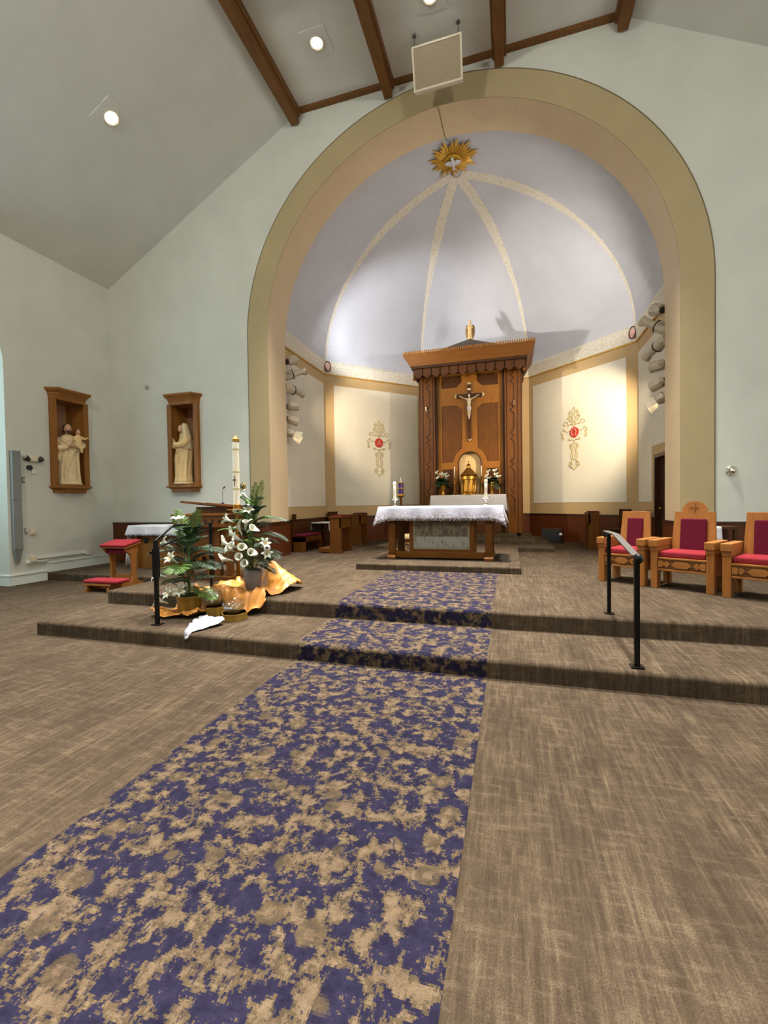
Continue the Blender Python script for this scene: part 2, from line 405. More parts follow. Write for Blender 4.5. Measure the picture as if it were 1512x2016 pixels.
# inlaid patterned runner following floor, steps and platform
e = .004
prof = [(YB0 + .5, 0)] + [(YS1, 0)] + nose(YS1, Z1) + [(YS2, Z1)] + nose(YS2, Z2) + [(7.46, Z2)]
prof = [(YB0 + .5 + i * .9, 0) for i in range(15)] + prof[1:]
up = []
for i, (y, z) in enumerate(prof):
    a = prof[max(i - 1, 0)]; b = prof[min(i + 1, len(prof) - 1)]
    d = Vector((b[0] - a[0], b[1] - a[1])).normalized(); up.append((y - d.y * e, z + d.x * e))
mb = MB(); n = len(up); XA, XB = -2.07, -.222
mb.add([(XA, y, z) for y, z in up] + [(XB, y, z) for y, z in up], [(i, i + 1, n + i + 1, n + i) for i in range(n - 1)])
tag(obj('carpet_runner', mb, 'runner', fix=False), 'blue and tan patterned carpet runner leading up the steps to the altar', 'carpet')

# ------------------------------------------------------------------ nave shell
def wall_top(x):
    d = abs(x - CX); return ZC if d <= FLX else ZC + (ZS - ZC) * (d - FLX) / (XR - CX - FLX)
TOPL = [(XL, ZS), (CX - FLX, ZC), (CX + FLX, ZC), (XR, ZS)]
# niche openings (in wall coordinates)
NW, NZ0, NZ1 = .33, 2.06, 3.94
N2X, N1Y = -7.41, 7.46
outer = [(XL - .45, 0), (XL - .45, ZS)] + TOPL[1:3] + [(XR + .45, ZS), (XR + .45, 0), (CX + RI, 0), (CX + RI, ZSP)] + arc(CX, ZSP, RI, 0, 180, 64)[1:-1] + [(CX - RI, ZSP), (CX - RI, 0)]
hole = [(N2X - NW, NZ0), (N2X + NW, NZ0), (N2X + NW, NZ1), (N2X - NW, NZ1)]
struct('wall_front', MB().prism(outer, YW, YJ, 'xzy', holes=[hole]), 'wall')
# arch face band, its painted edge line, and the soffit lining
def archstrip(r0, r1, y0, y1, zb):
    p = [(CX + r1, zb), (CX + r1, ZSP)] + arc(CX, ZSP, r1, 0, 180, 72)[1:-1] + [(CX - r1, ZSP), (CX - r1, zb)]
    q = [(CX - r0, zb), (CX - r0, ZSP)] + list(reversed(arc(CX, ZSP, r0, 0, 180, 72)))[1:-1] + [(CX + r0, ZSP), (CX + r0, zb)]
    m = len(p); vs = []; fs = []
    q = list(reversed(q))
    for y in (y0, y1): vs += [(x, y, z) for x, z in p] + [(x, y, z) for x, z in q]
    for i in range(m - 1):
        fs += [(i, i + 1, m + i + 1, m + i), (2 * m + i, 3 * m + i, 3 * m + i + 1, 2 * m + i + 1), (i, 2 * m + i, 2 * m + i + 1, i + 1), (m + i, m + i + 1, 3 * m + i + 1, 3 * m + i)]
    fs += [(0, m, 3 * m, 2 * m), (m - 1, 3 * m - 1, 4 * m - 1, 2 * m - 1)]
    return MB().add(vs, fs)
struct('trim_1', archstrip(RI - .012, RO, YW - .014, YW + .001, Z2), 'archface')
struct('trim_2', archstrip(RO, RO + .018, YW - .016, YW + .001, Z2), 'edge')
struct('trim_3', archstrip(RI - .012, RI + .004, YW + .001, YJ + .004, Z2), 'archin')
# left wall with a great arched bay opening and a niche
YBA, YBB, ZB, RB = 1.18, 6.18, 4.3, 2.5
YBC = (YBA + YBB) / 2
lw = [(YB0, 0), (YB0, ZS), (YW, ZS), (YW, 0), (YBB, 0), (YBB, ZB)] + arc(YBC, ZB, RB, 0, 180, 32)[1:-1] + [(YBA, ZB), (YBA, 0)]
holeL = [(N1Y - NW, NZ0), (N1Y + NW, NZ0), (N1Y + NW, NZ1), (N1Y - NW, NZ1)]
struct('wall_left', MB().prism(lw, XL, XL - .45, 'yzx', holes=[holeL]), 'wall')
struct('wall_right', MB().prism(lw, XR, XR + .45, 'yzx'), 'wall')
struct('wall_rear', MB().box(XL - .45, XR + .45, YB0 - .3, YB0, 0, ZC + .1), 'wall')
def bay(x0, x1, nm, glassmat):
    # recess behind the opening: reveal, back wall with an arched window
    s = 1 if x1 > x0 else -1
    ins = [(YBA + .7, 1.1), (YBA + .7, ZB)] + list(reversed(arc(YBC, ZB, RB - .7, 0, 180, 24)))[1:-1] + [(YBB - .7, ZB), (YBB - .7, 1.1)]
    outl = [(YBA - .2, 0), (YBA - .2, ZS), (YBB + .2, ZS), (YBB + .2, 0)]
    struct('wall_bay_' + nm, MB().prism(outl, x1, x1 + s * .2, 'yzx', holes=[ins]), 'wall')
    p = [(YBA, 0), (YBA, ZB)] + list(reversed(arc(YBC, ZB, RB, 0, 180, 32)))[1:-1] + [(YBB, ZB), (YBB, 0)]
    m = len(p); mb = MB(); o = [(YBA - .2, 0), (YBA - .2, ZB)] + list(reversed(arc(YBC, ZB, RB + .2, 0, 180, 32)))[1:-1] + [(YBB + .2, ZB), (YBB + .2, 0)]
    vs = [(x, y, z) for x in (x0, x1) for q in (p, o) for y, z in q]; fs = []
    for i in range(m - 1):
        fs += [(i, i + 1, 2 * m + i + 1, 2 * m + i), (m + i, 3 * m + i, 3 * m + i + 1, m + i + 1)]
    struct('wall_reveal_' + nm, mb.add(vs, fs), 'wall')
    wn = struct('window_' + ('1' if nm == 'left' else '2'), MB().prism(ins, x1 + s * .1, x1 + s * .12, 'yzx'), glassmat)
    fr = MB()
    for k in range(5): y = YBA + .7 + k * (YBB - YBA - 1.4) / 4; fr.box(min(x1, x1 + s * .1), max(x1, x1 + s * .1), y - .03, y + .03, 1.1, ZB + math.sqrt(max(0, (RB - .7) ** 2 - (y - YBC) ** 2)))
    for z in (1.1, 2.3, 3.5, ZB): fr.box(min(x1, x1 + s * .1), max(x1, x1 + s * .1), YBA + .7, YBB - .7, z - .03, z + .03)
    obj('window_frame', fr, 'trimw', wn)
bay(XL - .45, XL - 1.15, 'left', 'winglass'); bay(XR + .45, XR + 1.15, 'right', 'fillglass')  # right bay is unseen, added to even out the light
# baseboards
bb = MB().box(XL, XL + .03, YBB, 6.89, 0, .19).box(XL, XL + .042, YBB, 6.89, .19, .215)
bb.box(XL - 1.15, XL + .03, YBB - .03, YBB, 0, .19).box(XL - 1.15, XL + .042, YBB - .042, YBB, .19, .215)
struct('baseboard_left', bb, 'trimw')
struct('baseboard_dais', MB().box(XL, XL + .03, 6.89, YW, Z1, Z1 + .2).box(XL, XL + .042, 6.89, YW, Z1 + .19, Z1 + .215), 'trimw')
# ceiling
struct('ceiling', MB().box(CX - FLX - .05, CX + FLX + .05, YB0, YJ, ZC, ZC + .2), 'ceil')
for sgn, nm in ((-1, 'left'), (1, 'right')):
    x0, x1 = CX + sgn * FLX, CX + sgn * (XR - CX + .45); z1 = ZC + (ZS - ZC) * (XR - CX + .45 - FLX) / (XR - CX - FLX)
    struct('ceiling_slope_' + nm, MB().prism([(x0, ZC), (x1, z1), (x1, z1 + .25), (x0, ZC + .25)], YB0, YJ, 'xzy'), 'ceil')
BX = [-4.37, -2.3, -.16, 1.9]
for i, x in enumerate(BX):
    b = MB().prism([(x - .13, ZC), (x - .13, ZC - .14), (x - .085, ZC - .14), (x - .085, ZC - .3), (x + .085, ZC - .3), (x + .085, ZC - .14), (x + .13, ZC - .14), (x + .13, ZC)], YB0, YW - .03, 'xzy')
    o = tag(obj('ceiling_beam', b, 'beam', bevel=.01), ['dark wooden ceiling beam, leftmost of the four', 'dark wooden ceiling beam left of the hanging speaker panel', 'dark wooden ceiling beam just right of the hanging speaker panel', 'dark wooden ceiling beam, rightmost of the four'][i], 'beam', 'ceiling beams over the arch')
for i in range(3):
    struct('trim_%d' % (4 + i), MB().box(BX[i] + .13, BX[i + 1] - .13, YW - .09, YW, ZC - .07, ZC), 'beam')
    b = MB().box(BX[i] + .13, BX[i + 1] - .13, 6.05, 6.25, ZC - .14, ZC)
    struct('trim_%d' % (7 + i), b, 'beam')

# ------------------------------------------------------------------ downlights
def downlight(x, y, label, watt, group='recessed ceiling downlights', size=62, aim_y=-.8):
    z = wall_top(x); slope = 0 if abs(x - CX) <= FLX else math.atan2(ZC - ZS, XR - CX - FLX) * (1 if x < CX else -1)
    t = thing('recessed_downlight', label, 'light', (x, y, z), 0, group); t.rotation_euler = (0, -slope, 0)
    tr = MB().prism([(-.24, -.24), (.24, -.24), (.24, .24), (-.24, .24)], -.012, .0, holes=[[(.13 * math.cos(2 * PI * k / 24), .13 * math.sin(2 * PI * k / 24)) for k in range(24)]])
    obj('trim_plate', tr, 'ceil', t)
    obj('reflector', MB().lathe([(.13, -.014), (.14, -.03), (.118, -.03), (.1, -.006)], 24), 'offw', t, smooth=True)
    obj('lens', MB().lathe([(.0, -.016), (.1, -.017), (.1, -.006), (0, -.006)], 24), 'lamp', t)
    if watt: spot('downlight_lamp', (x, y, z - .12), (x + (0 if not slope else (.6 if x < CX else -.6)), y + aim_y, 0), watt * K_DOWN, size, 1.0, (1, .975, .94), .11)
DLW = 3000
downlight(-3.33, 7.42, 'glowing recessed downlight between the two leftmost beams', DLW * 1.8)
downlight(-1.23, 7.3, 'recessed downlight at the top edge above the hanging speaker panel', DLW * 1.8)
downlight(.87, 7.42, 'recessed downlight between the two rightmost beams', DLW * 1.8)
downlight(-6.82, 6.24, 'glowing recessed downlight on the sloped ceiling at left', DLW * .75)
downlight(4.44, 6.24, 'recessed downlight on the sloped ceiling at right', DLW * .15)
for xx, lab in ((-6.82, 'far left'), (-3.33, 'left of centre'), (.87, 'right of centre'), (4.44, 'far right')):
    downlight(xx, 3.3, 'recessed downlight in the nave ceiling before the steps, ' + lab, DLW * {-6.82: .62, -3.33: .72, .87: .85, 4.44: .5}[xx], size=66 if xx > 4 else 76, aim_y=-1.0)
for xx, lab in ((-4.6, 'left'), (-1.23, 'middle'), (2.2, 'right')):  # unseen row added to brighten the floor near the camera
    downlight(xx, -.4, 'added unseen downlight brightening the near floor, ' + lab, DLW * 1.9, size=46, aim_y=-.2)
# hanging nave lanterns behind the camera
def lantern(x, y, z, lab, watt):
    t = thing('pendant_lantern', lab, 'lantern', (x, y, z), 0, 'nave pendant lanterns')
    obj('rod', MB().tube([(0, 0, .3), (0, 0, wall_top(x) - z)], .012, 8), 'black', t)
    obj('canopy', MB().lathe([(0, 0), (.1, 0), (.06, .05), (0, .05)], 16, (0, 0, wall_top(x) - z - .05)), 'black', t)
    obj('cap', MB().lathe([(.2, .2), (.12, .28), (.03, .32), (0, .32)], 12), 'black', t)
    obj('shade', MB().lathe([(.0, -.26), (.16, -.24), (.2, .0), (.2, .2), (.0, .2)], 20), 'lanternglass', t)
    l = bpy.data.lights.new('lantern_lamp', 'POINT'); l.energy = watt; l.shadow_soft_size = .3; l.color = (1, 1, .93)
    o = bpy.data.objects.new('lantern_lamp', l); COL.objects.link(o); o.location = (x, y, z - .65)
LW = 640
lantern(-5.2, -.8, 8.8, 'nave pendant lantern hanging left behind the camera', LW * 1.05); lantern(2.8, -.8, 8.8, 'nave pendant lantern hanging right behind the camera', LW * .85)

# ------------------------------------------------------------------ apse shell
WALLP = octpts(AP, YJ - .0)
def seglocal(a, b):
    """frame along wall a->b : x along, -y into the room"""
    d = Vector((b[0] - a[0], b[1] - a[1])); ang = math.atan2(d.y, d.x); return d.length, ang
apse_walls = []
names = ['wall_apse_left', 'wall_apse_left_diagonal', 'wall_apse_back', 'wall_apse_right_diagonal', 'wall_apse_right']
for i in range(5):
    a, b = WALLP[i], WALLP[i + 1]; L, ang = seglocal(a, b)
    mb = MB().box(0, L, 0, .25, 0, ZCO + .3)
    holes = []
    if i == 4:   # door opening near the arch : local x measured from A corner
        d0, d1 = 1.45, 2.3
        mb = MB().prism([(0, 0), (d0, 0), (d0, 2.46), (d1, 2.46), (d1, 0), (L, 0), (L, ZCO + .3), (0, ZCO + .3)], 0, .25, 'xzy')
    wo = struct(names[i], mb, 'tan', loc=(a[0], a[1], 0), rot=ang)
    # cornice band
    obj('cornice', MB().prism([(0, 5.47), (-.03, 5.49), (-.05, 5.6), (-.09, 5.78), (-.06, 5.86), (0, 5.88)], .0, L, 'yzx'), 'orn', wo)
    obj('cornice_bead', MB().box(0, L, -.035, 0, 5.445, 5.475), 'goldp', wo)
    # cream painted panel
    if i == 0: obj('painted_panel', MB().box(.28, L - .12, -.008, 0, 1.49, 5.16), 'panelw', wo)
    elif i in (1, 3): obj('painted_panel', MB().box(.28 if i == 1 else .16, L - (.16 if i == 1 else .28), -.008, 0, 1.49, 5.16), 'panelw', wo)
    elif i == 2: obj('painted_panel', MB().box(.2, L - .2, -.008, 0, 1.49, 5.16), 'panelw', wo)
    else:
        obj('painted_panel', MB().prism([(.12, 1.49), (1.17, 1.49), (1.17, 2.72), (2.6, 2.72), (2.6, 5.16), (.12, 5.16)], -.008, 0, 'xzy'), 'panelw', wo)
    segs = [(0, L)] if i != 4 else [(0, 1.4), (2.35, L)]
    for s0, s1 in segs:
        obj('wainscot', MB().box(s0, s1, -.03, 0, Z2, DADO - .03), 'dado', wo)
        obj('wainscot_cap', MB().box(s0, s1, -.045, 0, DADO - .03, DADO), 'dadocap', wo)
    apse_walls.append((wo, L))
    if i == 4:
        dr = struct('door_1', MB().box(1.47, 2.28, .08, .13, Z2, 2.44), 'door', loc=(a[0], a[1], 0), rot=ang)
        obj('door_frame', MB().box(1.4, 1.47, -.03, .1, Z2, 2.52).box(2.28, 2.35, -.03, .1, Z2, 2.52).box(1.47, 2.28, -.03, .1, 2.44, 2.52), 'door', dr)
        obj('door_handle', MB().ball((1.56, .05, 1.35), .035), 'brass', dr, smooth=True)
# closing wall between the arch and the vault behind it
def vprof(n=40): return [(CX + AP * math.cos(PI * k / n), ZCO + (ZDT - ZCO) * math.sin(PI * k / n)) for k in range(n + 1)]
ov = [(CX + AP + .05, Z2), (CX + AP + .05, ZCO)] + [(CX + (AP + .05) * math.cos(PI * k / 40), ZCO + (ZDT + .12 - ZCO) * math.sin(PI * k / 40)) for k in range(41)] + [(CX - AP - .05, Z2)]
iv = [(CX - RI - .02, Z2), (CX - RI - .02, ZSP)] + list(reversed(arc(CX, ZSP, RI + .02, 0, 180, 48)))[1:-1] + [(CX + RI + .02, ZSP), (CX + RI + .02, Z2)]
struct('wall_apse_front', MB().prism(ov + iv, YJ, YJ + .01, 'xzy'), 'tan')
# vault : barrel bay plus half octagonal dome
mb = MB(); NV = 20
base = [(CX - AP, YO), (CX - AP, YO + HB), (CX - HB, YO + AP), (CX + HB, YO + AP), (CX + AP, YO + HB), (CX + AP, YO)]
def dpt(p, t):
    c, s_ = math.cos(t * PI / 2), math.sin(t * PI / 2); return (CX + (p[0] - CX) * c, YO + (p[1] - YO) * c, ZCO + (ZDT - ZCO) * s_)
for i in range(5):
    vs = []; fs = []
    for k in range(NV + 1): vs += [dpt(base[i], k / NV), dpt(base[i + 1], k / NV)]
    for k in range(NV): fs.append((2 * k, 2 * k + 1, 2 * k + 3, 2 * k + 2))
    mb.add(vs, fs)
vp = vprof(48); mb.add([(x, YO, z) for x, z in vp] + [(x, YJ, z) for x, z in vp], [(i, i + 1, 49 + i + 1, 49 + i) for i in range(48)])
me_v = struct('ceiling_apse', mb, 'dome', fix=False)
md = me_v.modifiers.new('solid', 'SOLIDIFY'); md.thickness = .08; md.offset = 0
for bi in (1, 2, 3, 4):
    p = base[bi]; d = Vector((p[0] - CX, p[1] - YO, 0)).normalized(); sd = Vector((-d.y, d.x, 0)); vs = []; fs = []; NR = 28
    def ribstrip(w_, off0, off1):
        vs = []; fs = []
        for k in range(NR + 1):
            t = k / NR * .985; q = Vector(dpt(p, t)); tn = (Vector(dpt(p, min(1, t + .01))) - Vector(dpt(p, max(0, t - .01)))).normalized()
            nrm = sd.cross(tn); nrm = nrm if nrm.dot(Vector((CX, YO, 5)) - q) > 0 else -nrm
            ww = w_ * (1 - .3 * t)
            vs += [tuple(q - sd * ww + nrm * off0), tuple(q + sd * ww + nrm * off0), tuple(q + sd * ww * .8 + nrm * off1), tuple(q - sd * ww * .8 + nrm * off1)]
        for k in range(NR):
            for j in range(4): j2 = (j + 1) % 4; fs.append((4 * k + j, 4 * k + j2, 4 * k + 4 + j2, 4 * k + 4 + j))
        return MB().add(vs, fs)
    obj('vault_rib', ribstrip(.2, -.05, .06), 'orn', me_v)
    if bi in (1, 4):
        q = Vector(dpt(p, 0)) - d * .1; q.z = 5.68
        rz = math.atan2(-d.x, d.y)
        t = thing('corner_medallion', 'small round red and cream painted medallion at the %s vault corner' % ('left' if bi == 1 else 'right'), 'medallion', q, rz, 'vault corner medallions')
        obj('disc', MB().lathe([(0, -.0), (.13, 0), (.13, .02), (0, .02)], 24), 'orn', t, rot=(R(90), 0, 0))
        rg = MB(); pts = [(.12 * math.cos(2 * PI * k / 24), -.03, .14 * math.sin(2 * PI * k / 24)) for k in range(25)]; rg.tube(pts, .016, 6)
        obj('ring', rg, plain('dark_red_paint_%d' % bi, S(112, 44, 40), .6), t)
        obj('flower', MB().ball((0, -.03, .02), (.05, .02, .06)).ball((-.03, -.03, -.05), (.035, .015, .03)).ball((.03, -.03, -.05), (.035, .015, .03)), 'pinkp', t, smooth=True)

# front wall wainscot
def dadorun(nm, x0, x1, z0):
    o = struct('trim_' + nm, MB().box(x0, x1, YW - .035, YW, z0, DADO - .03), 'dado')
    obj('wainscot_cap', MB().box(x0, x1, YW - .05, YW, DADO - .03, DADO), 'dadocap', o)
dadorun('10', XL + .001, XSL, Z1); dadorun('11', XSL, CX - RI + .0, Z2); dadorun('12', CX + RI, XR, Z2)
for nm, x in (('13', CX - RI), ('14', CX + RI)):
    s = 1 if x < CX else -1
    o = struct('trim_' + nm, MB().box(min(x + s * .012, x + s * .04), max(x + s * .012, x + s * .04), YW - .035, YJ + .03, Z2, DADO - .03), 'dado')
    obj('wainscot_cap', MB().box(min(x, x + s * .055), max(x, x + s * .055), YW - .05, YJ + .03, DADO - .03, DADO), 'dadocap', o)

# ------------------------------------------------------------------ wall emblems (alpha and omega)
def spiral(cx, cz, r0, r1, a0, a1, n=18): return [(cx + (r0 + (r1 - r0) * k / n) * math.cos(R(a0 + (a1 - a0) * k / n)), cz + (r0 + (r1 - r0) * k / n) * math.sin(R(a0 + (a1 - a0) * k / n))) for k in range(n + 1)]
def emblem(sgn, letter, label):
    wo, L = apse_walls[1 if sgn < 0 else 3]
    u0 = (2.92 - HB) * math.sqrt(2)     # distance from the B corner along the wall
    a = WALLP[1] if sgn < 0 else WALLP[3]; ang = seglocal(WALLP[1], WALLP[2])[1] if sgn < 0 else seglocal(WALLP[3], WALLP[4])[1]
    u = L - u0 if sgn < 0 else u0
    ca, sa = math.cos(ang), math.sin(ang)
    loc = (a[0] + u * ca + .01 * sa, a[1] + u * sa - .01 * ca, 3.49)
    t = thing('wall_emblem', label, 'emblem', loc, ang, 'stencilled emblems either side of the reredos')
    P = []
    P.append([(0, .18), (.05, .24), (.12, .25), (.17, .22)] + spiral(.25, .27, .085, .025, 200, -160))
    P.append([(.12, .06), (.2, .03), (.26, .08), (.3, .14), (.33, .08)] + spiral(.33, .02, .06, .02, 80, -200))
    P.append(spiral(.32, -.14, .045, .015, 100, -250)); P.append([(.33, -.02), (.35, -.08), (.32, -.1)])
    P.append([(.0, .2), (.06, .32), (.16, .38), (.18, .46), (.12, .5), (.15, .58), (.1, .64), (.04, .62), (.02, .7), (0, .74)])
    P.append(spiral(.09, .56, .05, .015, -60, 300)); P.append(spiral(.09, .42, .06, .02, 0, 330)); P.append([(0, .3), (.05, .42), (.02, .54), (0, .6)])
    P.append([(0, -.24), (.06, -.2), (.1, -.22)] + spiral(.14, -.19, .04, .012, 230, 560))
    P.append([(0, -.26), (.04, -.34), (.1, -.33), (.13, -.38), (.1, -.46), (.05, -.5), (.1, -.6), (.1, -.7), (.05, -.78), (.08, -.84), (.14, -.86), (.15, -.94), (.1, -1.0), (.04, -1.02), (0, -1.1)])
    P.append([(0, -.36), (.035, -.48), (.05, -.6), (.03, -.74), (0, -.8)]); P.append(spiral(.09, -.92, .05, .015, 90, 420)); P.append(spiral(.08, -.39, .04, .012, 90, -270))
    for s in (1, -1):
        for pl in P: obj('scroll', MB().tube([(s * x * 1.14, -.006, z * .98) for x, z in pl], .0135, 5), 'fili', t)
    obj('roundel', MB().lathe([(0, 0), (.145, 0), (.15, .008), (.14, .016), (0, .016)], 28), 'redp', t, rot=(R(90), 0, 0), label='red roundel with a pale letter')
    lm = MB()
    if letter == 'A':
        for pl in ([(-.07, -.08), (-.045, -.08)], [(-.06, -.08), (0, .1), (.06, -.08)], [(.045, -.08), (.07, -.08)], [(-.035, -.015), (.035, -.015)]): lm.tube([(x, -.022, z) for x, z in pl], .008, 5)
    else:
        lm.tube([(x, -.022, z) for x, z in [(-.085, -.085), (-.045, -.085), (-.06, -.04), (-.075, .02), (-.055, .08), (0, .105), (.055, .08), (.075, .02), (.06, -.04), (.045, -.085), (.085, -.085)]], .009, 5)
    obj('letter', lm, 'pinkp', t)
emblem(-1, 'A', 'pale gold scroll emblem with red alpha roundel, left of the reredos')
emblem(1, 'O', 'pale gold scroll emblem with red omega roundel, right of the reredos')

# ------------------------------------------------------------------ sunburst with dove on the vault crown
t = thing('gold_sunburst', 'gold sunburst of rays with a white dove at the vault crown', 'sunburst', (-1.2, 9.93, ZDT - .09))
rr = random.Random(3)
for k in range(34):
    a = 2 * PI * k / 34; Lr = (.58, .42, .5)[k % 3] + rr.uniform(-.03, .03); wdt = .036
    m = Matrix.Rotation(a, 4, 'Z')
    obj('ray', MB().add([(.1, -.02, 0), (.1, .02, 0), (Lr * .75, wdt, -.005), (Lr, 0, 0), (Lr * .75, -wdt, -.005), (.3, 0, -.045)], [(0, 1, 5), (1, 2, 5), (2, 3, 5), (3, 4, 5), (4, 0, 5), (0, 4, 3, 2, 1)], m), 'goldp', t)
obj('halo_ring', MB().lathe([(0, -.01), (.16, -.02), (.19, -.045), (.16, -.06), (0, -.06)], 24), 'goldp', t, smooth=True)
dv = MB().ball((0, 0, -.1), (.045, .12, .035)).ball((0, -.13, -.1), (.03, .04, .03))
for s in (-1, 1): dv.add([(0, -.05, -.1), (s * .1, -.1, -.11), (s * .19, -.03, -.1), (s * .13, .05, -.1), (0, .06, -.1), (0, 0, -.125)], [(0, 1, 5), (1, 2, 5), (2, 3, 5), (3, 4, 5), (4, 3, 2, 1, 0)])
dv.add([(-.05, .2, -.1), (.05, .2, -.1), (0, .08, -.115), (0, .1, -.09)], [(0, 1, 2), (0, 3, 1), (0, 2, 3), (1, 3, 2)])
obj('dove', dv, 'white', t, smooth=False)
tag(obj('ceiling_wire', MB().tube([(CX - .12, YW + .02, ZSP + RI - .02), (CX - .1, YJ, ZSP + RI - .016), (CX - .04, YJ + .12, ZDT - .05)], .006, 5), 'edge'), 'thin wire running along the arch soffit to the gold sunburst', 'wire')

# ------------------------------------------------------------------ hanging speaker panel
t = thing('hanging_speaker', 'square off-white speaker panel hung from the ceiling before the arch', 'speaker', (-1.21, 7.75, 9.64))
tilt = math.atan2(.18, .62)
m = Matrix.Rotation(tilt, 4, 'X')
obj('cabinet', MB().box(-.43, .43, .03, .13, -.64, 0, m), 'offw', t, bevel=.008)
obj('frame', MB().prism([(-.44, -.65), (.44, -.65), (.44, .01), (-.44, .01)], 0, .05, 'xzy', m, holes=[[(-.41, -.62), (.41, -.62), (.41, -.02), (-.41, -.02)]]), 'offw', t)
obj('grille', MB().box(-.41, .41, .012, .04, -.62, -.02, m), 'grille', t)
for x in (-.28, -.02, .18):
    for z in (-.12, -.5): obj('fixing_screw', MB().ball((x, .008, z), .009, 8, 5, m), 'silver', t)
for x in (-.4, .38):
    obj('hanging_chain', MB().tube([(x, .1, -.03), (x, .07, ZC - 9.64)], .007, 6), 'steel', t)
    obj('ceiling_hook', MB().lathe([(0, 0), (.035, 0), (.02, .04), (0, .04)], 12, (x, .07, ZC - 9.64 - .04)), 'steel', t)

# ------------------------------------------------------------------ reredos
def trapezoid(x0, x1, y0, y1): return [(x0, y0), (x1, y0), (x1, y1), (x0, y1)]
YR = 13.05
D1, D2, D3 = .445, .54, .635
ap = 16.39 - .02
def clipdais(x0, x1, y0):   # dais outline clipped by the diagonal apse walls
    yb = YO + AP - .02
    l = [(x0, y0), (x1, y0)]
    kr = ap - abs(x1 - CX); kl = ap - abs(x0 - CX)
    if kr < yb: l += [(x1, kr), (CX + (ap - yb), yb)]
    else: l += [(x1, yb)]
    if kl < yb: l += [(CX - (ap - yb), yb), (x0, kl)]
    else: l += [(x0, yb)]
    return l
struct('floor_altar_platform', MB().prism(clipdais(-2.75, .14, 7.45)[:2] + [(.14, 10.84), (-2.75, 10.84)], Z2 - .02, .46), 'carpet', bevel=.025, seg=3)
struct('floor_reredos_step_lower', MB().prism(clipdais(-3.42, .97, 10.83), Z2 - .02, D1), 'carpet', bevel=.02, seg=3)
struct('floor_reredos_step_middle', MB().prism(clipdais(-2.95, .56, 11.64), D1 - .02, D2), 'carpet', bevel=.02, seg=3)
struct('floor_reredos_step_upper', MB().prism(clipdais(-2.53, .14, 12.45), D2 - .02, D3), 'carpet', bevel=.02, seg=3)
tag(obj('altar_mat', MB().box(-2.55, -.08, 8.04, 9.3, .458, .466), 'mat'), 'dark brown rectangular mat laid under the altar', 'mat')

rd = thing('reredos', 'tall carved wooden reredos with canopy behind the tabernacle', 'reredos', (CX, YR, D3))
zr = lambda z: z - D3
HW, HI = 1.5, .95   # half widths: overall, inner opening
ZT = 5.5
obj('back_wall', MB().box(-HI - .05, HI + .05, .3, .34, zr(D3), zr(ZT)), 'cherryd', rd)
# light wood frame with shaped openings showing darker recessed panels
oct_ = lambda s: s
iw = HI
zt_ = zr(5.34)
holesR = [
    [(-iw + .12, zr(4.98)), (-.38, zr(4.98)), (-.23, zr(5.13)), (-.23, zt_ - .0), (-iw + .12, zt_ - .0)],
    [(-iw + .12, zr(2.74)), (-.50, zr(2.74))] + [(.0 + .49 * math.cos(R(a)), zr(2.72) + .49 * math.sin(R(a))) for a in (170, 155, 140, 128, 118)] + [(-.225, zr(3.3)), (-.225, zr(4.32)), (-.38, zr(4.45)), (-iw + .12, zr(4.45))],
    [(-iw + .12, zr(1.7)), (-.50, zr(1.7)), (-.50, zr(2.54)), (-iw + .12, zr(2.54))]]
holesR += [[(-x, z) for x, z in reversed(h)] for h in holesR]
nich = [(-.33, zr(1.7)), (.33, zr(1.7)), (.33, zr(2.71))] + [(.33 * math.cos(R(a)), zr(2.71) + .33 * math.sin(R(a))) for a in range(15, 180, 15)] + [(-.33, zr(2.71))]
obj('shaped_frame', MB().prism([(-iw, zr(D3)), (iw, zr(D3)), (iw, zr(ZT)), (-iw, zr(ZT))], .16, .2, 'xzy', holes=holesR + [nich]), 'lite', rd)
for k, h in enumerate(holesR):
    xs = [p[0] for p in h]; zs = [p[1] for p in h]
    obj('inset_panel', MB().prism(h, .186, .21, 'xzy'), 'cherryd' if k % 3 != 1 else 'cherry', rd)
obj('tabernacle_niche', MB().prism([(-.36, zr(1.68)), (.36, zr(1.68)), (.36, zr(2.72))] + [(.36 * math.cos(R(a)), zr(2.72) + .36 * math.sin(R(a))) for a in range(15, 180, 15)] + [(-.36, zr(2.72))], .285, .295, 'xzy'), plain('cream_niche_lining', S(210, 180, 128), .7), rd)
ar = [(.33 * math.cos(R(a)), .15, zr(2.71) + .33 * math.sin(R(a))) for a in range(0, 181, 9)]
obj('niche_moulding', MB().tube([(.33, .15, zr(1.75))] + ar + [(-.33, .15, zr(1.75))], .018, 6), 'cherryd', rd)
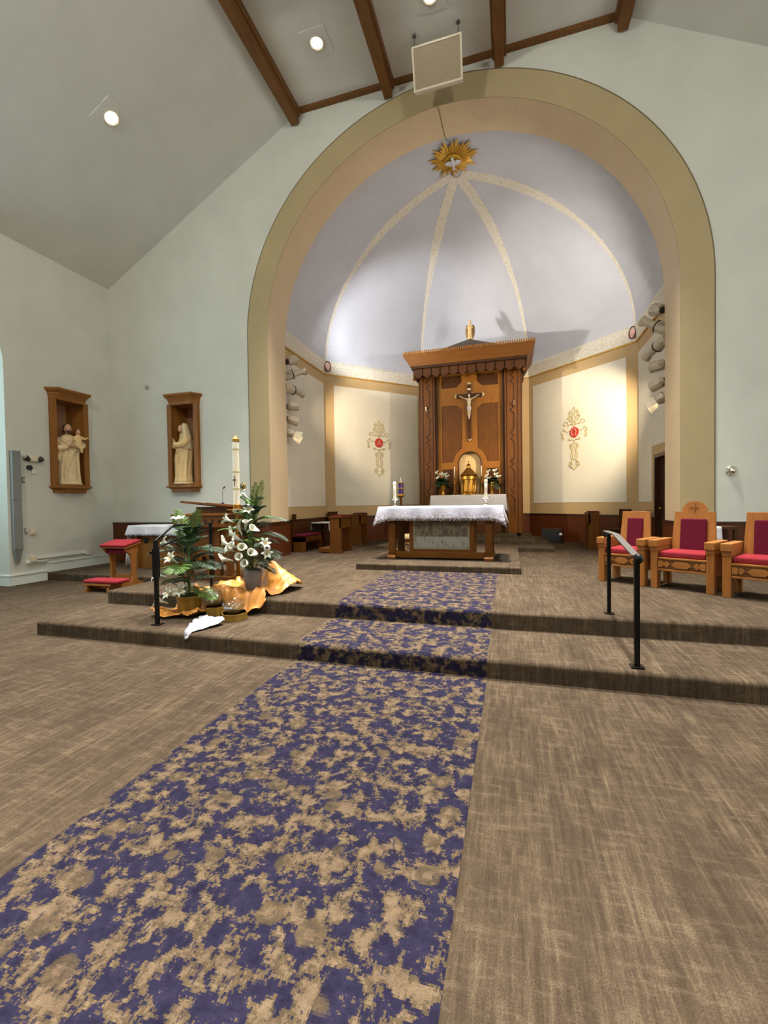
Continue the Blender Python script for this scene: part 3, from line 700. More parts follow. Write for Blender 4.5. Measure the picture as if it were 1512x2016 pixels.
for s in (-1, 1):
    x0, x1 = (HI, HW)
    X = lambda a, b: (min(s * a, s * b), max(s * a, s * b))
    a, b = X(x0 + .06, x1); p = obj('pilaster', MB().box(a, b, 0, 1.2, zr(D3), zr(ZT)), 'cherry', rd, bevel=.01)
    a, b = X(x0 - .0, x0 + .07); obj('pilaster_return', MB().box(a, b, .06, .3, zr(D3), zr(ZT)), 'dkwood', rd)
    for xx in (x0 + .12, x1 - .13, x1 - .03):
        a, b = X(xx - .012, xx + .012); obj('fillet', MB().box(a, b, -.012, 0, zr(D3), zr(5.3)), 'dkwood', p)
    # carved zigzag line
    xm = s * (x0 + .27); zz = []
    z = zr(1.2)
    while z < zr(4.55):
        zz += [(xm + .05, z), (xm + .05, z + .42), (xm - .06, z + .52), (xm + .05, z + .6), (xm - .06, z + .68), (xm + .05, z + .78)]; z += .82
    for k in range(len(zz) - 1):
        q = MB(); (ax, az), (bx, bz) = zz[k], zz[k + 1]
        d = Vector((bx - ax, bz - az)).normalized(); nn = Vector((-d.y, d.x)) * .012
        q.prism([(ax - nn.x, az - nn.y), (bx - nn.x, bz - nn.y), (bx + nn.x, bz + nn.y), (ax + nn.x, az + nn.y)], -.014, 0, 'xzy')
        obj('carved_line', q, 'dkwood', p)
    obj('lamp_hook', MB().tube([(s * (x0 + .32), 0, zr(4.42)), (s * (x0 + .32), -.05, zr(4.42)), (s * (x0 + .32), -.05, zr(4.3))], .014, 6), 'silver', rd)
    a, b = X(HW - .04, HW + .0); obj('side_cheek', MB().box(a, b, .02, 1.25, zr(D3), zr(ZT)), 'cherry', rd)
# canopy
CW0, CW1, CY0, CY1, CB = 1.64, 1.815, -.55, -.64, 1.3
cz0, cz1 = zr(5.52), zr(5.86)
pr = [(0, 0), (.02, .04), (.05, .1), (.1, .17), (.15, .24), (.175, .28), (.175, .34)]
vs = []; fs = []
for o_, h in pr:
    w_ = CW0 + o_; f_ = CY0 - o_ * .6
    vs += [(-w_, CB, cz0 + h), (-w_, f_, cz0 + h), (w_, f_, cz0 + h), (w_, CB, cz0 + h)]
for k in range(len(pr) - 1):
    for j in range(3): fs.append((4 * k + j, 4 * k + j + 1, 4 * k + 5 + j, 4 * k + 4 + j))
k = len(pr) - 1; fs.append((4 * k, 4 * k + 1, 4 * k + 2, 4 * k + 3)); fs.append((3, 2, 1, 0)); fs += [(4 * i + 3, 4 * i, 4 * i + 4, 4 * i + 7) for i in range(k)]
cn = obj('canopy_cornice', MB().add(vs, fs), 'cherryx', rd)
cr = MB(); nd = 60
for k in range(nd):
    x = -CW1 + (k + .5) * 2 * CW1 / nd; cr.box(x - .017, x + .017, CY0 - .105 - .016, CY0 - .08, cz1 - .03, cz1 + .06)
for s in (-1, 1):
    for k in range(20):
        y = CY0 - .08 + (k + .5) * .061; cr.box(min(s * CW1 - .01, s * CW1 + .012), max(s * CW1 - .01, s * CW1 + .012), y - .017, y + .017, cz1 - .03, cz1 + .06)
obj('dentil_crest', cr, 'lite', cn, kind='stuff')
obj('canopy_soffit', MB().box(-CW0 + .03, CW0 - .03, CY0 + .03, CB, zr(5.46), zr(5.53)), 'dkwood', rd)
obj('canopy_apron', MB().box(-CW0 + .06, CW0 - .06, CY0 + .2, CY0 + .23, zr(5.26), zr(5.5)), 'dkwood', rd)  # dark backing colours in the shade between the boards
nb = 12; wb = 2 * (CW0 - .1) / nb
bp = lambda w_: [(-w_ / 2, .35), (-w_ / 2, .07), (-w_ * .3, .05), (-w_ * .18, 0), (w_ * .18, 0), (w_ * .3, .05), (w_ / 2, .07), (w_ / 2, .35)]
vm = None
for k in range(nb):
    x = -(CW0 - .1) + (k + .5) * wb
    obj('valance_board', MB().prism([(x + px, zr(5.2) + pz) for px, pz in bp(wb - .022)], CY0 + .13, CY0 + .16, 'xzy'), 'cherryd', rd)  # darker wood puts the cornice's shadow into the boards
for s in (-1, 1):
    for k in range(6):
        y = CY0 + .13 + (k + .5) * .27
        obj('valance_board', MB().prism([(y + px, zr(5.2) + pz) for px, pz in bp(.25)], s * (CW0 - .1) - .015, s * (CW0 - .1) + .015, 'yzx'), 'cherryd', rd)  # side boards coloured dark for the same shadow
    obj('corner_scroll', MB().lathe([(0, 0), (.04, .02), (.05, .06), (.03, .1), (0, .11)], 12, (s * (CW0 - .1), CY0 + .145, zr(5.13))), 'cherry', rd, smooth=True)
vs = [(-1.2, CY0 + .15, cz1), (1.2, CY0 + .15, cz1), (1.2, CB, cz1), (-1.2, CB, cz1), (-.08, .15, zr(6.36)), (.08, .15, zr(6.36)), (.08, .35, zr(6.36)), (-.08, .35, zr(6.36))]
obj('hipped_roof', MB().add(vs, [(0, 1, 5, 4), (1, 2, 6, 5), (2, 3, 7, 6), (3, 0, 4, 7), (4, 5, 6, 7), (3, 2, 1, 0)]), 'slate', rd)

# ------------------------------------------------------------------ robed figures
def robe(mb, lev, n=36, ph=0, mat=None):
    rg = []
    for (z, cx, cy, rx, ry, amp, nf) in lev:
        r = []
        for k in range(n):
            a = 2 * PI * k / n; q = 1 + amp * (math.sin(nf * a + ph + z * 1.3) * .6 + math.sin((nf * 2 - 3) * a + ph * 2.1 - z * 2) * .4)
            r.append((cx + rx * math.cos(a) * q, cy + ry * math.sin(a) * q, z))
        rg.append(r)
    return mb.rings(rg, mat)
def head(mb, c, s=1.0, tilt=0):
    # faces local -y
    m = Matrix.Translation(c) @ Matrix.Rotation(tilt, 4, 'X') @ Matrix.Scale(s, 4)
    mb.ball((0, 0, 0), (.07, .085, .105), 20, 14, m); mb.ball((0, -.03, -.055), (.05, .05, .05), 14, 8, m)
    mb.add([(-.014, -.075, -.025), (.014, -.075, -.025), (0, -.108, -.022), (0, -.08, .03)], [(0, 1, 2), (0, 2, 3), (1, 3, 2), (0, 3, 1)], m)
    mb.ball((0, -.078, -.05), (.024, .012, .008), 10, 6, m)
    for sx in (-1, 1):
        mb.ball((sx * .068, 0, -.01), (.012, .025, .03), 8, 6, m); mb.ball((sx * .028, -.078, .012), (.014, .008, .008), 8, 5, m)
    mb.tube([m @ Vector((0, .01, -.06)), m @ Vector((0, .02, -.17))], .045 * s, 10)
def hand(mb, c, d, s=1.0, side=1):
    d = Vector(d).normalized(); up = Vector((0, 0, 1)) if abs(d.z) < .8 else Vector((0, 1, 0)); w_ = d.cross(up).normalized(); c = Vector(c)
    mb.tube([c - d * .02 * s, c + d * .03 * s, c + d * .055 * s], [.02 * s, .028 * s, .024 * s], 8)
    for k, L in enumerate((.045, .055, .05, .038)):
        b = c + d * .05 * s + w_ * (k - 1.5) * .014 * s; mb.tube([b, b + d * L * .55 * s, b + d * L * s - up * .012 * s], [.0085 * s, .008 * s, .006 * s], 6)
    b = c + d * .01 * s + w_ * side * .022 * s; mb.tube([b, b + (d + w_ * side).normalized() * .03 * s, b + (d * 1.6 + w_ * side).normalized() * .05 * s], [.01 * s, .009 * s, .007 * s], 6)

def statue_man():
    t = thing('saint_statue', 'cream plaster statue of a bearded man holding a child, in the left wall niche', 'statue')
    b = MB(); robe(b, [(.06, 0, 0, .24, .2, .1, 9), (.3, 0, 0, .22, .18, .13, 9), (.6, 0, .0, .21, .17, .13, 9), (.8, .01, 0, .21, .165, .11, 8), (.95, .01, 0, .215, .155, .06, 7), (1.05, 0, 0, .2, .135, .04, 6), (1.1, 0, 0, .13, .1, .02, 6), (1.14, 0, .0, .06, .06, 0, 6)])
    b.tube([(-.19, 0, 1.02), (-.25, -.06, .88), (-.2, -.17, .8), (-.05, -.2, .84)], [.075, .085, .075, .045], 10)
    b.tube([(.19, 0, 1.02), (.25, -.08, .9), (.19, -.2, .86), (.06, -.23, .88)], [.075, .085, .07, .045], 10)
    b.tube([(-.2, -.1, .8), (-.22, -.13, .6), (-.2, -.14, .5)], [.06, .05, .02], 8); b.tube([(.1, -.17, .85), (.0, -.17, .55), (-.12, -.16, .2)], [.02, .026, .02], 6)
    b.tube([(-.15, -.13, 1.02), (-.02, -.16, .9), (.14, -.15, .78)], [.03, .04, .03], 8)
    obj('robe', b, 'plaster', t, remesh=.012)
    obj('pedestal', MB().lathe([(0, 0), (.25, 0), (.26, .02), (.24, .05), (.22, .07), (0, .07)], 24), 'plaster', t, bevel=.004)
    h = MB(); head(h, Vector((.0, -.02, 1.27)), 1.0, R(8)); obj('head', h, 'skin', t, remesh=.007)
    hr = MB().ball((0, .015, 1.31), (.083, .09, .085), 18, 12).ball((0, .05, 1.24), (.08, .06, .1), 16, 10).ball((0, -.075, 1.19), (.05, .035, .05), 12, 8)
    obj('hair', hr, 'hair', t, remesh=.009)
    hd = MB(); hand(hd, (-.03, -.21, .85), (1, -.1, .1), 1.0, 1); hand(hd, (.06, -.24, .88), (-1, 0, .05), 1.0, 1); obj('hands', hd, 'skin', t, smooth=True)
    # the child: small robed figure on the right arm, arm held out
    c = MB(); robe(c, [(.86, .13, -.2, .075, .07, .08, 6), (.98, .13, -.2, .08, .07, .07, 6), (1.08, .14, -.2, .075, .055, .03, 6), (1.13, .14, -.2, .03, .03, 0, 6)])
    c.tube([(.2, -.2, 1.08), (.26, -.22, 1.04), (.31, -.26, 1.06)], [.03, .028, .02], 8); c.tube([(.08, -.22, 1.07), (.04, -.26, 1.02), (.06, -.29, .99)], [.03, .028, .02], 8); c.tube([(.13, -.24, .88), (.17, -.3, .82), (.18, -.29, .72)], [.045, .04, .025], 8)
    obj('child_figure', c, 'plaster2', t, remesh=.01)
    hc = MB(); head(hc, Vector((.14, -.205, 1.19)), .62, R(5)); hand(hc, (.31, -.26, 1.06), (1, -.4, .2), .7, 1); obj('child_head', hc, 'skin', t, remesh=.006)
    obj('child_hair', MB().ball((.14, -.19, 1.215), (.05, .052, .05), 14, 10), 'hair', t, smooth=True)
    return t
def statue_woman():
    t = thing('veiled_statue', 'cream plaster statue of a veiled woman in profile, in the niche nearer the arch', 'statue')
    b = MB(); robe(b, [(.05, 0, .0, .22, .22, .1, 9), (.2, 0, 0, .19, .19, .13, 9), (.45, 0, .02, .18, .175, .13, 8), (.7, 0, .04, .19, .18, .11, 7), (.9, 0, .05, .2, .18, .05, 6), (1.03, 0, .06, .2, .16, .04, 5), (1.12, 0, .05, .15, .13, .03, 5), (1.19, 0, .02, .08, .09, 0, 5)], ph=1.2)
    b.tube([(-.19, .04, 1.05), (-.21, -.06, .92), (-.12, -.17, .9), (-.02, -.2, .96)], [.08, .085, .065, .035], 10); b.tube([(.19, .04, 1.05), (.21, -.06, .92), (.12, -.17, .9), (.02, -.2, .96)], [.08, .085, .065, .035], 10)
    for q in range(5):
        x = -.14 + q * .07; b.tube([(x + .02, -.13, .9 - q * .06), (x - .02, -.16, .6), (x - .06, -.15, .15)], [.014, .022, .016], 6)
    b.tube([(.16, -.06, .92), (.05, -.15, .78), (-.12, -.12, .62)], [.03, .035, .025], 8)
    obj('robe', b, 'plaster2', t, remesh=.012)
    obj('pedestal', MB().lathe([(0, 0), (.23, 0), (.24, .02), (.22, .05), (0, .06)], 24), 'plaster', t)
    h = MB(); head(h, Vector((0, -.03, 1.3)), .95, R(22)); obj('head', h, 'skin', t, remesh=.007)
    v = MB(); rg = []
    for k in range(11):
        ph = k / 10; z = 1.43 - ph * .62; rx = .05 + .13 * min(1, ph * 2.2) + .04 * ph; pts = []
        for j in range(17):
            a = R(-32 + 244 * j / 16); q = 1 + .05 * math.sin(j * 2.2 + k); pts.append((rx * math.cos(a) * q, .045 + (.075 + .1 * min(1, ph * 1.6)) * math.sin(a) * q - .03 * (1 - ph), z - .05 * (1 - ph) * (abs(j - 8) / 8) * .5))
        rg.append(pts)
    vs = [p for r in rg for p in r]; fs = [(k * 17 + j, k * 17 + j + 1, (k + 1) * 17 + j + 1, (k + 1) * 17 + j) for k in range(10) for j in range(16)]
    vs.append((0, .0, 1.445)); fs += [(len(vs) - 1, j, j + 1) for j in range(16)]
    obj('veil', MB().add(vs, fs), 'plaster', t, smooth=True, solid=.014)
    hd = MB(); hand(hd, (-.015, -.2, .97), (.1, -.3, 1), 1.0, 1); hand(hd, (.015, -.2, .97), (-.1, -.3, 1), 1.0, -1); obj('hands', hd, 'skin', t, smooth=True)
    return t
def niche(loc, rot, label):
    t = thing('statue_niche', label, 'niche', loc, rot, 'wooden wall niches with statues')
    z = lambda q: q
    obj('back_panel', MB().box(-NW, NW, .36, .38, NZ0 - .06, NZ1), 'nicheback', t)
    obj('ceiling_panel', MB().box(-NW, NW, -.02, .37, NZ1 - .02, NZ1), 'niche', t)
    for s in (-1, 1):
        obj('side_panel', MB().prism([(s * NW, -.02), (s * (NW - .015), -.02), (s * (NW - .1), .365), (s * NW, .365)], NZ0 - .04, NZ1), 'niche', t)
        obj('post', MB().box(min(s * (NW - .02), s * (NW + .1)), max(s * (NW - .02), s * (NW + .1)), -.09, -.0, 2.02, 3.96), 'niche', t, bevel=.008)
    tz = lambda w0, w1, d: [(-w0, 0), (-w1, -d), (w1, -d), (w0, 0)]
    obj('sill', MB().prism(tz(NW + .1, NW - .02, .2) + [], 1.96, 2.06).prism([(-NW, 0), (NW, 0), (NW, .36), (-NW, .36)], 2.0, 2.06), 'niche', t, bevel=.006)
    obj('sill_ledge', MB().prism(tz(NW + .14, NW + .02, .25), 1.985, 2.025), 'niche', t, bevel=.006); obj('sill_base', MB().prism(tz(NW + .06, NW - .06, .17), 1.88, 1.97), 'niche', t, bevel=.006)
    vs = []; fs = []
    cp = [(NW + .1, .13, 3.92), (NW + .11, .15, 3.99), (NW + .13, .19, 4.06), (NW + .18, .25, 4.12), (NW + .18, .25, 4.16)]
    for w_, d, zz in cp: vs += [(-w_, 0, zz), (-w_ + .13, -d, zz), (w_ - .13, -d, zz), (w_, 0, zz)]
    for k in range(4):
        for j in range(3): fs.append((4 * k + j, 4 * k + j + 1, 4 * k + 5 + j, 4 * k + 4 + j))
        fs.append((4 * k + 3, 4 * k, 4 * k + 4, 4 * k + 7))
    fs += [(16, 17, 18, 19), (3, 2, 1, 0)]
    obj('cornice', MB().add(vs, fs), 'niche', t)
    return t
niche((XL, N1Y, 0), R(90), 'oak wall niche on the left side wall')
niche((N2X, YW, 0), 0, 'oak wall niche between the left corner and the arch')
s1 = statue_man(); s1.location = (XL - .02, N1Y + .0, 2.062); s1.rotation_euler = (0, 0, R(68))
s2 = statue_woman(); s2.location = (N2X - .02, YW - .03, 2.062); s2.rotation_euler = (0, 0, R(-38))

# angel statuette on the reredos roof
t = thing('angel_statuette', 'small cream winged angel statuette on top of the reredos roof', 'statue', (CX + .03, YR + .25, 6.36))
b = MB(); robe(b, [(.02, 0, 0, .085, .07, .08, 7), (.2, 0, 0, .06, .055, .08, 7), (.34, 0, 0, .055, .05, .05, 6), (.43, 0, 0, .065, .045, .02, 5), (.47, 0, 0, .03, .03, 0, 5)])
b.tube([(-.06, 0, .43), (-.075, -.05, .37), (-.01, -.085, .4)], [.022, .022, .014], 8); b.tube([(.06, 0, .43), (.075, -.05, .37), (.01, -.085, .4)], [.022, .022, .014], 8)
obj('robe', b, 'plaster2', t, remesh=.007)
h = MB(); head(h, Vector((0, -.015, .54)), .62); obj('head', h, 'plaster2', t, remesh=.004)
for s in (-1, 1):
    obj('wing', MB().prism([(s * .01, .36), (s * .045, .45), (s * .085, .5), (s * .12, .47), (s * .14, .38), (s * .14, .27), (s * .12, .15), (s * .085, .06), (s * .05, .2)], .045, .075, 'xzy'), 'wingp', t, bevel=.006)
obj('base', MB().lathe([(0, .0), (.09, .0), (.09, .025), (0, .025)], 16), 'dkwood', t)

# ------------------------------------------------------------------ crucifix on the reredos
t = thing('crucifix', 'dark wooden crucifix with gilt ends and white corpus on the reredos', 'crucifix', (CX, YR + .12, 0))
obj('upright', MB().box(-.055, .055, -.03, .03, 3.45, 5.02), 'cherryd', t, bevel=.006)
obj('crossbeam', MB().box(-.36, .36, -.03, .03, 4.65, 4.76), 'cherryd', t, bevel=.006)
for (x, z, rz) in ((-.4, 4.705, 90), (.4, 4.705, -90), (0, 5.06, 0), (0, 3.4, 180)):
    m = Matrix.Translation((x, 0, z)) @ Matrix.Rotation(R(-rz if abs(rz) == 90 else rz), 4, 'Y')
    if abs(rz) == 90: m = Matrix.Translation((x, 0, z)) @ Matrix.Rotation(R(-90 if x < 0 else 90), 4, 'Y')
    obj('gilt_end', MB().ball((0, -.01, .02), (.03, .03, .035), 10, 8, m).ball((-.035, -.01, -.005), (.026, .026, .026), 10, 8, m).ball((.035, -.01, -.005), (.026, .026, .026), 10, 8, m), 'silver' if z < 4 else 'fili', t, smooth=True)
for q in range(4):
    for k in range(4):
        a = R(q * 90 + 22 + k * 15); obj('gilt_ray', MB().prism([(.05 * math.cos(a - .15), 4.705 + .05 * math.sin(a - .15)), ((.19 if k % 2 else .15) * math.cos(a), 4.705 + (.19 if k % 2 else .15) * math.sin(a)), (.05 * math.cos(a + .15), 4.705 + .05 * math.sin(a + .15))], -.012, -.004, 'xzy'), 'fili', t)
obj('title_plate', MB().box(-.05, .05, -.045, -.03, 4.86, 4.91), 'ivory', t)
c = MB(); robe(c, [(4.28, 0, -.075, .045, .03, 0, 4), (4.36, 0, -.08, .04, .03, 0, 4), (4.46, 0, -.08, .052, .036, 0, 4), (4.56, 0, -.075, .062, .036, 0, 4), (4.61, 0, -.07, .035, .028, 0, 4)], 16)
for s in (-1, 1):
    c.tube([(s * .05, -.07, 4.58), (s * .16, -.06, 4.63), (s * .3, -.045, 4.71)], [.02, .016, .011], 8); c.tube([(s * .022, -.08, 4.29), (s * .028, -.1, 4.17), (s * .01, -.065, 4.05), (s * .004, -.08, 4.0)], [.028, .022, .014, .012], 8)
head(c, Vector((.01, -.1, 4.68)), .5, R(25))
obj('corpus', c, 'ivory', t, remesh=.006)
obj('loincloth', MB().lathe([(.05, 4.26), (.06, 4.3), (.056, 4.36), (.045, 4.37)], 16, (0, -.08, 0), sy=.8), 'white', t, smooth=True, solid=.008)

# ------------------------------------------------------------------ high altar and its furnishings
def drape(x0, x1, y0, y1, z, drops, flare=.04, scal=0, sw=.06, corner=.0, cext=.0, wav=.012, step=.035, mat='white', thick=.004, seed=1):
    """cloth over a rectangle; drops=(front,right,back,left) hang lengths (0 = none)"""
    rr = random.Random(seed); mb = MB()
    per = []
    C = [(x0, y0), (x1, y0), (x1, y1), (x0, y1)]; N = [(0, -1), (1, 0), (0, 1), (-1, 0)]
    mb.grid(lambda u, v: (x0 + (x1 - x0) * u, y0 + (y1 - y0) * v, z), 8, 4)
    for e_ in range(4):
        if drops[e_] <= 0: continue
        a, b = Vector(C[e_]), Vector(C[(e_ + 1) % 4]); nrm = Vector(N[e_]); L = (b - a).length; d = (b - a).normalized(); nseg = max(6, int(L / step)); ph = rr.uniform(0, 6)
        nx = drops[(e_ + 1) % 4] > 0; pv = drops[(e_ - 1) % 4] > 0
        rows = []
        for j in range(7):
            t_ = j / 6; row = []
            for i in range(nseg + 1):
                u = i / nseg; p = a + d * (L * u)
                # corners fan out diagonally
                cl = max(0, 1 - u * L / .22) if pv else 0; cr_ = max(0, 1 - (1 - u) * L / .22) if nx else 0
                out = flare * t_ + wav * t_ * math.sin(u * L * 14 + ph) + cext * t_ * (cl + cr_) * .7
                sh = (-cl + cr_) * cext * t_ * .7
                ln = drops[e_] + corner * max(cl, cr_) ** 2 + (scal * abs(math.sin(PI * u * L / sw)) if j == 6 else 0)
                q = p + nrm * out + d * sh; row.append((q.x, q.y, z - ln * t_))
            rows.append(row)
        vs = [p for r in rows for p in r]; w_ = nseg + 1
        mb.add(vs, [(j * w_ + i, j * w_ + i + 1, (j + 1) * w_ + i + 1, (j + 1) * w_ + i) for j in range(6) for i in range(nseg)])
    return mb
HZ = 1.75
t = thing('high_altar', 'wooden high altar table standing before the reredos', 'altar', (0, 0, 0))
obj('tabletop', MB().box(-2.26, -.18, 12.66, 13.03, HZ - .06, HZ), 'cherry', t, bevel=.006)
obj('base', MB().box(-2.1, -.3, 12.74, 13.03, D3, HZ - .06), 'cherryd', t, bevel=.006)
tag(obj('high_altar_cloth', drape(-2.28, -.16, 12.64, 13.03, HZ + .004, (.36, .45, 0, .45), .05, .012, .08, .12, .06, step=.016), 'greycloth', smooth=True, solid=.004), 'linen cloth hanging over the front of the high altar', 'tablecloth')
ZH = HZ + .008
t = thing('tabernacle', 'gold round tabernacle with conical roof and small cross', 'tabernacle', (-1.2, 12.84, ZH))
obj('base', MB().lathe([(0, 0), (.23, 0), (.23, .03), (.2, .05), (0, .05)], 24), 'gold', t)
obj('drum', MB().lathe([(.17, .05), (.18, .1), (.18, .48), (.2, .5), (.215, .52), (.215, .55), (0, .55)], 32), 'brass', t)
for k in range(8):
    a = 2 * PI * k / 8 + .2; obj('column', MB().lathe([(.022, .05), (.022, .09), (.014, .1), (.014, .44), (.022, .46), (.022, .49)], 10, (.192 * math.cos(a), .192 * math.sin(a), 0)), 'gold', t, smooth=True)
obj('arcade', MB().lathe([(.2, .43), (.22, .44), (.22, .53), (.24, .545), (.25, .57), (.22, .58)], 32), 'gold', t)
obj('roof', MB().lathe([(.24, .57), (.13, .7), (.07, .77), (.06, .78), (0, .78)], 16), 'brass', t)
obj('lantern', MB().lathe([(.05, .78), (.05, .84), (.07, .85), (.02, .9), (.014, .92), (0, .92)], 12), 'gold', t)
obj('cross', MB().box(-.008, .008, -.006, .006, .91, 1.0).box(-.03, .03, -.006, .006, .955, .971), 'gold', t)
def taper_stick(x, y, lab):
    t = thing('candlestick', lab, 'candlestick', (x, y, ZH), 0, 'tall thin candlesticks on the high altar')
    for k in range(3):
        a = 2 * PI * k / 3 + .5; obj('foot', MB().tube([(0, 0, .14), (.05 * math.cos(a), .05 * math.sin(a), .05), (.085 * math.cos(a), .085 * math.sin(a), .012)], [.014, .012, .012], 6), 'brass', t)
    obj('stem', MB().lathe([(.012, .1), (.02, .14), (.011, .17), (.011, .3), (.024, .32), (.024, .335), (.011, .35), (.011, .48), (.03, .5), (.03, .515), (.015, .52)], 12), 'brass', t, smooth=True)
    obj('taper_candle', MB().lathe([(.0145, .51), (.014, .8), (.008, .83), (0, .835)], 12), 'wax', t, smooth=True)
taper_stick(-1.6, 12.8, 'thin brass candlestick with white taper left of the tabernacle'); taper_stick(-.83, 12.8, 'thin brass candlestick with white taper right of the tabernacle')

# ------------------------------------------------------------------ plants
def frond(base, d, L, w_, droop, rr, nl=16, curl=.2, fat=1.0):
    """one palm frond: thin rachis and paired leaflets"""
    d = Vector(d).normalized(); base = Vector(base); side = d.cross(Vector((0, 0, 1)))
    side = side.normalized() if side.length > .05 else Vector((1, 0, 0)); upv = side.cross(d).normalized()
    pt = lambda t: base + d * (L * t) - Vector((0, 0, 1)) * (droop * L * t * t)
    mb = MB(); mb.tube([pt(i / 6) for i in range(7)], [.006 * (1 - .7 * i / 6) for i in range(7)], 5)
    for i in range(nl):
        t = .18 + .82 * i / (nl - 1); p = pt(t); tan = (pt(min(1, t + .03)) - pt(t - .03)).normalized()
        ll = w_ * (math.sin(PI * min(1, .15 + .85 * t)) * .75 + .28) * rr.uniform(.85, 1.1)
        for s in (-1, 1):
            dr = (tan * .75 + side * s * .8 + upv * curl * rr.uniform(.3, 1)).normalized()
            wv = tan.cross(dr).cross(dr).normalized() * (.012 + .01 * w_ / .2) * fat; a = p + dr * ll * .45 - Vector((0, 0, .01 * ll)); tip = p + dr * ll - Vector((0, 0, .18 * ll))
            mb.add([tuple(p), tuple(a + wv * .6), tuple(tip), tuple(a - wv * .6), tuple(a + upv * .004)], [(0, 1, 4), (1, 2, 4), (2, 3, 4), (3, 0, 4)])
    return mb
def aim(c, d): return Matrix.Translation(c) @ Vector((0, 0, 1)).rotation_difference(Vector(d).normalized()).to_matrix().to_4x4()
def lily(c, d, s=1.0):
    m = aim(c, d) @ Matrix.Scale(s, 4); mb = MB()
    mb.lathe([(.008, -.1), (.012, -.04), (.022, .0), (.03, .03)], 10, (0, 0, 0), m)
    for k in range(6):
        a = 2 * PI * k / 6; rot = Matrix.Rotation(a, 4, 'Z'); w_ = .022 if k % 2 else .028; vs = []; fs = []
        for j, (r, z, ww) in enumerate(((.026, .02, .6), (.04, .055, 1), (.065, .078, .95), (.095, .08, .5), (.11, .07, .05))):
            vs += [(r, -w_ * ww, z - .003), (r + .002, 0, z + .004), (r, w_ * ww, z - .003)]
        for j in range(4):
            for i in range(2): fs.append((3 * j + i, 3 * j + i + 1, 3 * j + 4 + i, 3 * j + 3 + i))
        mb.add(vs, fs, m @ rot)
    return mb
def calla(c, d, s=1.0):
    m = aim(c, d) @ Matrix.Scale(s, 4); rg = []; nn = 16
    for (r, z) in ((.008, -.09), (.014, -.04), (.024, .0), (.036, .035), (.052, .06)):
        rg.append([(r * math.cos(2 * PI * k / nn), r * math.sin(2 * PI * k / nn) * .95, z + (.055 * max(0, math.cos(2 * PI * k / nn)) ** 2 * (z + .09) / .15) + (0 if z < .05 else .0)) for k in range(nn)])
    rg.append([((.066 + .025 * max(0, math.cos(2 * PI * k / nn)) ** 3) * math.cos(2 * PI * k / nn), .062 * math.sin(2 * PI * k / nn), .058 + .075 * max(0, math.cos(2 * PI * k / nn)) ** 2) for k in range(nn)])
    vs = [p for r in rg for p in r]; fs = [(k * nn + i, k * nn + (i + 1) % nn, (k + 1) * nn + (i + 1) % nn, (k + 1) * nn + i) for k in range(5) for i in range(nn)]
    return MB().add(vs, fs, m)
def add_lily(t, c, d, s=1.0):
    o = obj('lily', lily(c, d, s), 'petal', t, fix=False, solid=.002)
    m = aim(c, d) @ Matrix.Scale(s, 4); st = MB()
    for k in range(5): a = 2 * PI * k / 5; st.tube([m @ Vector((0, 0, .02)), m @ Vector((.018 * math.cos(a), .018 * math.sin(a), .08))], .0025, 4)
    obj('stamen', st, 'stamen', o)
def add_calla(t, c, d, s=1.0):
    o = obj('calla_lily', calla(c, d, s), 'petal', t, fix=False, smooth=True, solid=.003)
    m = aim(c, d) @ Matrix.Scale(s, 4); obj('spadix', MB().tube([m @ Vector((0, 0, 0)), m @ Vector((.005, 0, .06))], .006 * s, 6), 'stamen', o)

def altar_vase(x, y, lab, seed):
    rr = random.Random(seed); t = thing('flower_vase', lab, 'vase', (x, y, ZH), 0, 'brass flower vases on the high altar')
    obj('vase', MB().lathe([(.06, 0), (.06, .02), (.03, .05), (.045, .12), (.07, .22), (.075, .28), (.06, .32), (.08, .36), (.07, .36), (.05, .3), (0, .3)], 24), 'gold', t, smooth=True)
    for k in range(26):
        a = rr.uniform(0, 2 * PI); el = rr.uniform(-.2, 1.1)
        obj('fern_frond', frond((0, 0, .34), (math.cos(a), math.sin(a) * .6, el), rr.uniform(.2, .3), .15, rr.uniform(.2, .6), rr, 16, fat=1.1), 'leaf', t)
    for k in range(7):
        a = 2 * PI * k / 7 + rr.uniform(-.3, .3); q = rr.uniform(.12, .22)
        c = Vector((q * math.cos(a) * 1.0, -.1 + q * math.sin(a) * .5, .42 + rr.uniform(0, .24))); add_calla(t, c, (c.x * 1.2, -.6, .6), .85)
altar_vase(-1.94, 12.8, 'brass vase of white callas and dark fern, left of the tabernacle', 11); altar_vase(-.54, 12.8, 'brass vase of white callas and dark fern, right of the tabernacle', 12)

# ------------------------------------------------------------------ altar
ZP = .46; ZA = 1.475
t = thing('altar', 'freestanding wooden altar with a framed painted front panel', 'altar', (0, 0, 0))
obj('mensa', MB().box(-2.46, -.2, 8.1, 9.05, ZA - .07, ZA), 'cherryx', t, bevel=.01)
for lx in (-2.25, -.41):
    for ly in (8.2, 8.9):
        obj('leg', MB().box(lx - .065, lx + .065, ly - .06, ly + .06, ZP + .1, ZA - .07), 'cherry', t, bevel=.008)
        obj('leg_collar', MB().box(lx - .075, lx + .075, ly - .07, ly + .07, ZA - .2, ZA - .16), 'cherry', t, bevel=.006)
    obj('sled_foot', MB().prism([(8.06, ZP + .007), (9.04, ZP + .007), (9.04, ZP + .06), (8.96, ZP + .1), (8.14, ZP + .1), (8.06, ZP + .06)], lx - .085, lx + .085, 'yzx'), 'cherry', t, bevel=.008)
obj('front_rail', MB().box(-2.18, -.48, 8.17, 8.24, ZP + .03, ZP + .15), 'cherryx', t, bevel=.006)
